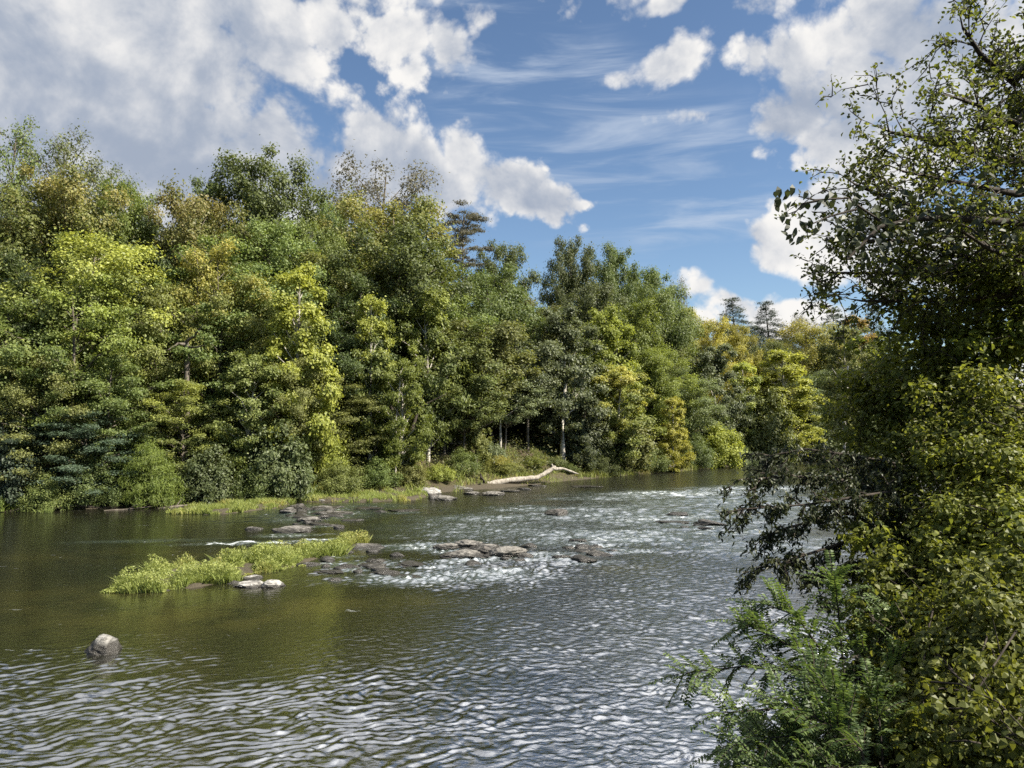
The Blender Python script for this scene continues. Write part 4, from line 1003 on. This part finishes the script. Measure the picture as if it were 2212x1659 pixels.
# B: broad-leaved limb with a leaf cluster against the blue sky
bB = at_ground(2560, 9.0); tB = [bB, bB + Vector((-.1, 0, 2.5)), bB + Vector((-.25, .1, 5.2))]
B0 = tB[2]
limbsB = [([B0, P(2212, 482, 9), P(2000, 478, 8.8), P(1900, 530, 8.6), P(1800, 585, 8.5)], .05, .008)]
def big_leaf_limb():
    rng = np.random.default_rng(311); acc = new_acc()
    tube(acc, tB, [.16, .13, .09], 10)
    mains = [[B0, P(2212, 482, 9), P(1985, 478, 8.8), P(1880, 545, 8.6), P(1780, 580, 8.5), P(1740, 590, 8.5)], [P(1985, 478, 8.8), P(1870, 470, 8.7)], [P(1900, 530, 8.6), P(1790, 585, 8.5), P(1700, 575, 8.4)],
             [P(2212, 490, 8.9), P(2060, 500, 8.7), P(1900, 560, 8.6)]]
    mains = [[B0, P(2212, 482, 9), P(2060, 472, 8.9), P(1985, 472, 8.8), P(1900, 490, 8.7), P(1830, 560, 8.6)],
             [P(1905, 480, 8.7), P(1830, 428, 8.6), P(1760, 432, 8.5), P(1725, 424, 8.5)], [P(1850, 452, 8.6), P(1790, 468, 8.5), P(1735, 492, 8.45)], [P(1770, 433, 8.5), P(1735, 440, 8.5), P(1715, 462, 8.5)]]
    for i, m_ in enumerate(mains):
        k = len(m_); r0 = .055 if i == 0 else .012; tube(acc, m_, [r0 * (1 - .8 * j / (k - 1)) + .004 for j in range(k)], 6)
    pos = [(1680, 412), (1700, 418), (1716, 414), (1740, 416), (1676, 440), (1684, 455), (1690, 470), (1682, 432), (1712, 440), (1745, 442), (1765, 446), (1790, 452), (1800, 430), (1835, 446), (1705, 485), (1720, 500), (1716, 512), (1708, 520), (1735, 492), (1760, 500), (1770, 480), (1840, 470), (1855, 440), (1870, 480), (1695, 496), (1725, 470), (1752, 488), (1785, 440)]
    Pn, Tn = [], []
    for (a, b) in pos:
        for k in range(2):
            p = P(a + rng.normal() * 5, b + rng.normal() * 5, 8.45 + rng.normal() * .1); Pn.append(tuple(p)); Tn.append(tuple(Vector((rng.normal() * .5 - .2, rng.normal() * .4, -1))))
    for k in range(260):
        m_ = mains[0]; i = rng.integers(1, len(m_) - 1); p = m_[i].lerp(m_[i + 1], rng.random()) + Vector(rng.normal(size=3)) * .22; Pn.append(tuple(p)); Tn.append(tuple(Vector((rng.normal(), rng.normal(), -.6))))
    n = len(Pn); Pn = np.array(Pn); Tn = np.array(Tn); Nn = norm(rng.normal(size=(n, 3)) * .6 + np.array([0, -.8, .2]))
    r = empty('tree', tuple(bB)); acc['V'] = [v - bB for v in acc['V']]
    link('trunk', acc_mesh('limb_wood', acc), M['barkdark'], r)
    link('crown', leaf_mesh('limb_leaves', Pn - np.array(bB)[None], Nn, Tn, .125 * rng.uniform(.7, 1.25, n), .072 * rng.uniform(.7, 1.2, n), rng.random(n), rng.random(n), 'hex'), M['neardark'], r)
    tag(r, 'broad-leaved limb reaching left with a cluster of hanging leaves against blue sky', 'tree')
big_leaf_limb()

# C: dark drooping shrub branches over the bright water
bC = at_ground(2050, 9.6)
limbsC = [([bC + Vector((0, 0, .3)), P(1960, 1090, 9.6), P(1850, 1040, 9.3), P(1720, 1030, 9.0), P(1600, 1035, 8.8)], .04, .006),
          ([bC + Vector((.1, 0, .3)), P(1950, 1110, 9.4), P(1820, 1110, 9.1), P(1700, 1140, 8.9), P(1650, 1160, 8.8)], .035, .006),
          ([bC + Vector((0, .1, .2)), P(1940, 1170, 9.3), P(1830, 1170, 9.0), P(1720, 1205, 8.8), P(1640, 1235, 8.7)], .035, .006),
          ([bC + Vector((0, .1, .4)), P(1930, 1000, 9.6), P(1850, 985, 9.5), P(1740, 970, 9.4), P(1660, 985, 9.3)], .03, .006),
          ([bC + Vector((0, 0, .4)), P(1930, 1060, 9.0), P(1840, 1075, 8.8), P(1740, 1090, 8.7), P(1600, 1100, 8.6)], .03, .006),
          ([bC + Vector((0, 0, .2)), P(1930, 1210, 9.0), P(1840, 1230, 8.8), P(1760, 1250, 8.7)], .03, .006)]
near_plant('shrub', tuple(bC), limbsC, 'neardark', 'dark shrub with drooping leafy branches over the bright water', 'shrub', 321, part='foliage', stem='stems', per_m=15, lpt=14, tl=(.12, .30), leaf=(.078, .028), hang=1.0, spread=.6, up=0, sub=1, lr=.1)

# D: masses of vine and shrub foliage
def near_mass(name, base, clumps, n, mat, label, cat, seed, leaf=(.075, .05), flat=.8, up=.5, hang=.5, arcs=5):
    rng = np.random.default_rng(seed); acc = new_acc(); cl = []
    for (px, py, dep, r) in clumps:
        c = P(px, py, dep); cl.append((c.x, c.y, c.z, r))
        b = Vector(base); mid = b.lerp(c, .5) + Vector((0, 0, .3)); tube(acc, [b, mid, c, c + Vector(rng.normal(size=3)) * r * .7], [.03, .02, .01, .004], 5)
        for k in range(10):
            dv = Vector(rng.normal(size=3)).normalized() * r * rng.uniform(.7, 1.7); q = c + dv
            s2 = r * rng.uniform(.20, .42); cl.append((q.x, q.y, q.z, s2)); tube(acc, [c, c + dv * .5, q], [.008, .006, .003], 3)
    for k in range(arcs):
        i, j = rng.integers(0, len(clumps), 2); A_, B_ = P(*clumps[i][:3]), P(*clumps[j][:3]); ra = clumps[i][3]
        o_ = Vector((rng.uniform(-.6, .1), rng.uniform(-1.1, -.6), rng.uniform(.2, .9))) * ra
        if (A_ - B_).length < .2: continue
        tube(acc, [A_ + o_ * .8, A_.lerp(B_, .35) + o_ * 1.15, A_.lerp(B_, .7) + o_ * 1.05, B_ + o_ * .5], [.009, .007, .006, .004], 5)
    a = list(clump_leaves(rng, cl, n, flat, up, .4, leaf, tuple(Vector(base) + Vector((0, 0, 1))), shell=.6, hang=hang, H=6))
    bb = np.array(base); a[0] = a[0] - bb; acc['V'] = [v - Vector(base) for v in acc['V']]
    r = empty(name, base); link('stems', acc_mesh(name + '_wood', acc), M['barkdark'], r); link('foliage', leaf_mesh(name + '_leaves', *a, kind='hex'), M[mat], r)
    tag(r, label, cat, 'foliage of the near right bank'); return r
near_mass('vine_thicket', tuple(at_ground(2330, 11)), [(2080, 720, 11, .9), (2180, 640, 10.5, .9), (2000, 800, 11.5, .8), (2150, 780, 10.6, .9), (2220, 720, 10, .9), (1930, 760, 12, .5)], 15000, 'near', 'tall dark leafy thicket against the right picture edge', 'thicket', 331, leaf=(.085, .06))
near_mass('vine_thicket', tuple(at_ground(2120, 10.5)), [(1930, 880, 11, .75), (1870, 940, 11.2, .55), (2030, 900, 10.5, .9), (2150, 900, 9.8, .9), (1900, 1010, 10.6, .6), (2010, 1010, 10, .8), (2120, 1020, 9.4, .85), (2220, 1000, 9, .8), (1880, 860, 11.5, .4), (1960, 820, 11.2, .5)], 27000, 'near', 'yellow-green sunlit thicket in the middle of the right side', 'thicket', 332, leaf=(.075, .045))
near_mass('vine_thicket', tuple(at_ground(2150, 8.8)), [(1960, 1130, 9.4, .6), (2060, 1140, 9.0, .75), (2170, 1130, 8.4, .75), (1940, 1230, 8.8, .5), (2030, 1260, 8.4, .6), (2140, 1260, 7.9, .65), (2220, 1240, 7.5, .6), (1880, 1290, 8.6, .35)], 21000, 'near', 'olive thicket above the light vines on the lower right', 'thicket', 333, leaf=(.07, .045))
near_mass('vine_tangle', tuple(at_ground(2200, 6.2)), [(2000, 1420, 6.6, .42), (2090, 1400, 6.4, .45), (2180, 1380, 6.2, .5), (1990, 1520, 6.1, .38), (2080, 1510, 5.9, .42), (2180, 1500, 5.6, .45), (2020, 1620, 5.6, .36), (2110, 1620, 5.3, .4), (2210, 1620, 5.1, .4), (1930, 1590, 5.9, .28), (2040, 1330, 7, .45)], 22000, 'nearyel', 'light yellow-green vine tangle in the bottom right corner', 'vine', 334, leaf=(.058, .042), hang=.8, arcs=16)

# E: pinnate-leaved sapling at the bottom
def pinnate(limbs, base, mat, label, seed, nleaf=16, rl=.28, lf=(.050, .023), name='sapling'):
    rng = np.random.default_rng(seed); acc = new_acc(); Pn, Nn, Tn = [], [], []
    def frond(s, d, L):
        d = d.normalized(); pts = [s]; p = s.copy()
        for k in range(4): d = (d + Vector((0, 0, -.13)) + Vector(rng.normal(size=3)) * .06).normalized(); p = p + d * L / 4; pts.append(p.copy())
        tube(acc, pts, [.004, .0035, .003, .0025, .002], 3)
        m = int(L / .026)
        for k in range(m):
            f = (k + .8) / m; i = min(int(f * 4), 3); q = pts[i].lerp(pts[i + 1], f * 4 - i); ax = (pts[i + 1] - pts[i]).normalized()
            sd_ = ax.cross(Vector((0, 0, 1))); sd_ = sd_.normalized() if sd_.length > .05 else Vector((1, 0, 0)); nn = sd_.cross(ax)
            for s_ in (-1, 1):
                t = sd_ * s_ * .9 + ax * .35 + Vector((0, 0, -.15)); Pn.append(tuple(q + t.normalized() * lf[0] * .5)); Tn.append(tuple(t)); Nn.append(tuple(nn + Vector(rng.normal(size=3)) * .25))
    for pts, r0, r1 in limbs:
        pts = [Vector(p) for p in pts]; m = len(pts); tube(acc, pts, [r0 + (r1 - r0) * i / (m - 1) for i in range(m)], 6)
        tot = sum((b - a).length for a, b in zip(pts[:-1], pts[1:])); cnt = max(4, int(tot * nleaf))
        for k in range(cnt):
            f = (.18 + .82 * (k + rng.random()) / cnt) * (m - 1); i = min(int(f), m - 2); q = pts[i].lerp(pts[i + 1], f - i); ax = (pts[i + 1] - pts[i]).normalized()
            dv = Vector(rng.normal(size=3)); dv = (dv - ax * dv.dot(ax)).normalized()
            frond(q, dv + ax * .55 + Vector((0, 0, .25)), rl * rng.uniform(.65, 1.25))
        frond(pts[-1], pts[-1] - pts[-2], rl)
    n = len(Pn); bb = np.array(base); acc['V'] = [v - Vector(base) for v in acc['V']]
    r = empty(name, base); link('stems', acc_mesh(name + '_wood', acc), M['barkdark'], r)
    link('foliage', leaf_mesh(name + '_leaves', np.array(Pn) - bb, norm(np.array(Nn)), np.array(Tn), lf[0] * rng.uniform(.8, 1.2, n), lf[1] * rng.uniform(.8, 1.2, n), rng.random(n), rng.random(n), 'hex'), M[mat], r)
    tag(r, label, 'sapling', 'pinnate-leaved saplings of the near bank'); return r
bE = at_ground(1830, 6.4)
limbsE = [([bE, P(1800, 1500, 6.5), P(1770, 1400, 6.6), P(1720, 1330, 6.7), P(1640, 1300, 6.8)], .016, .004), ([bE, P(1810, 1520, 6.4), P(1730, 1450, 6.5), P(1600, 1440, 6.6), P(1470, 1455, 6.6)], .014, .004),
          ([bE, P(1820, 1420, 6.7), P(1810, 1310, 6.9), P(1800, 1250, 7)], .014, .004), ([bE, P(1780, 1560, 6.2), P(1680, 1530, 6.2), P(1560, 1540, 6.2)], .012, .004),
          ([bE, P(1860, 1470, 6.6), P(1900, 1380, 6.9), P(1930, 1320, 7)], .012, .004), ([bE, P(1800, 1450, 6.4), P(1680, 1380, 6.6), P(1600, 1345, 6.7)], .010, .003),
          ([bE, P(1740, 1600, 6.0), P(1640, 1600, 6.0), P(1560, 1620, 6.0)], .010, .003), ([bE, P(1880, 1540, 6.2), P(1930, 1450, 6.4), P(1960, 1400, 6.5)], .010, .003)]
pinnate(limbsE, tuple(bE), 'locust', 'feathery green pinnate-leaved sapling at the bottom edge over the water', 341, nleaf=26)
bF = at_ground(1900, 5.4)
limbsF = [([bF, P(1780, 1620, 5.4), P(1700, 1590, 5.5), P(1600, 1600, 5.6)], .010, .003), ([bF, P(1840, 1560, 5.5), P(1800, 1500, 5.6), P(1750, 1470, 5.7)], .010, .003), ([bF, P(1900, 1560, 5.5), P(1880, 1480, 5.7)], .010, .003),
          ([bF, P(1820, 1660, 5.2), P(1720, 1660, 5.2), P(1620, 1680, 5.2)], .010, .003), ([bF, P(1860, 1620, 5.3), P(1800, 1570, 5.4), P(1700, 1520, 5.5)], .01, .003)]
pinnate(limbsF, tuple(bF), 'locust', 'darker feathery sapling below the larger one in the bottom corner', 342, nleaf=28)
# F: dark ground shrubs filling the corner below the sapling
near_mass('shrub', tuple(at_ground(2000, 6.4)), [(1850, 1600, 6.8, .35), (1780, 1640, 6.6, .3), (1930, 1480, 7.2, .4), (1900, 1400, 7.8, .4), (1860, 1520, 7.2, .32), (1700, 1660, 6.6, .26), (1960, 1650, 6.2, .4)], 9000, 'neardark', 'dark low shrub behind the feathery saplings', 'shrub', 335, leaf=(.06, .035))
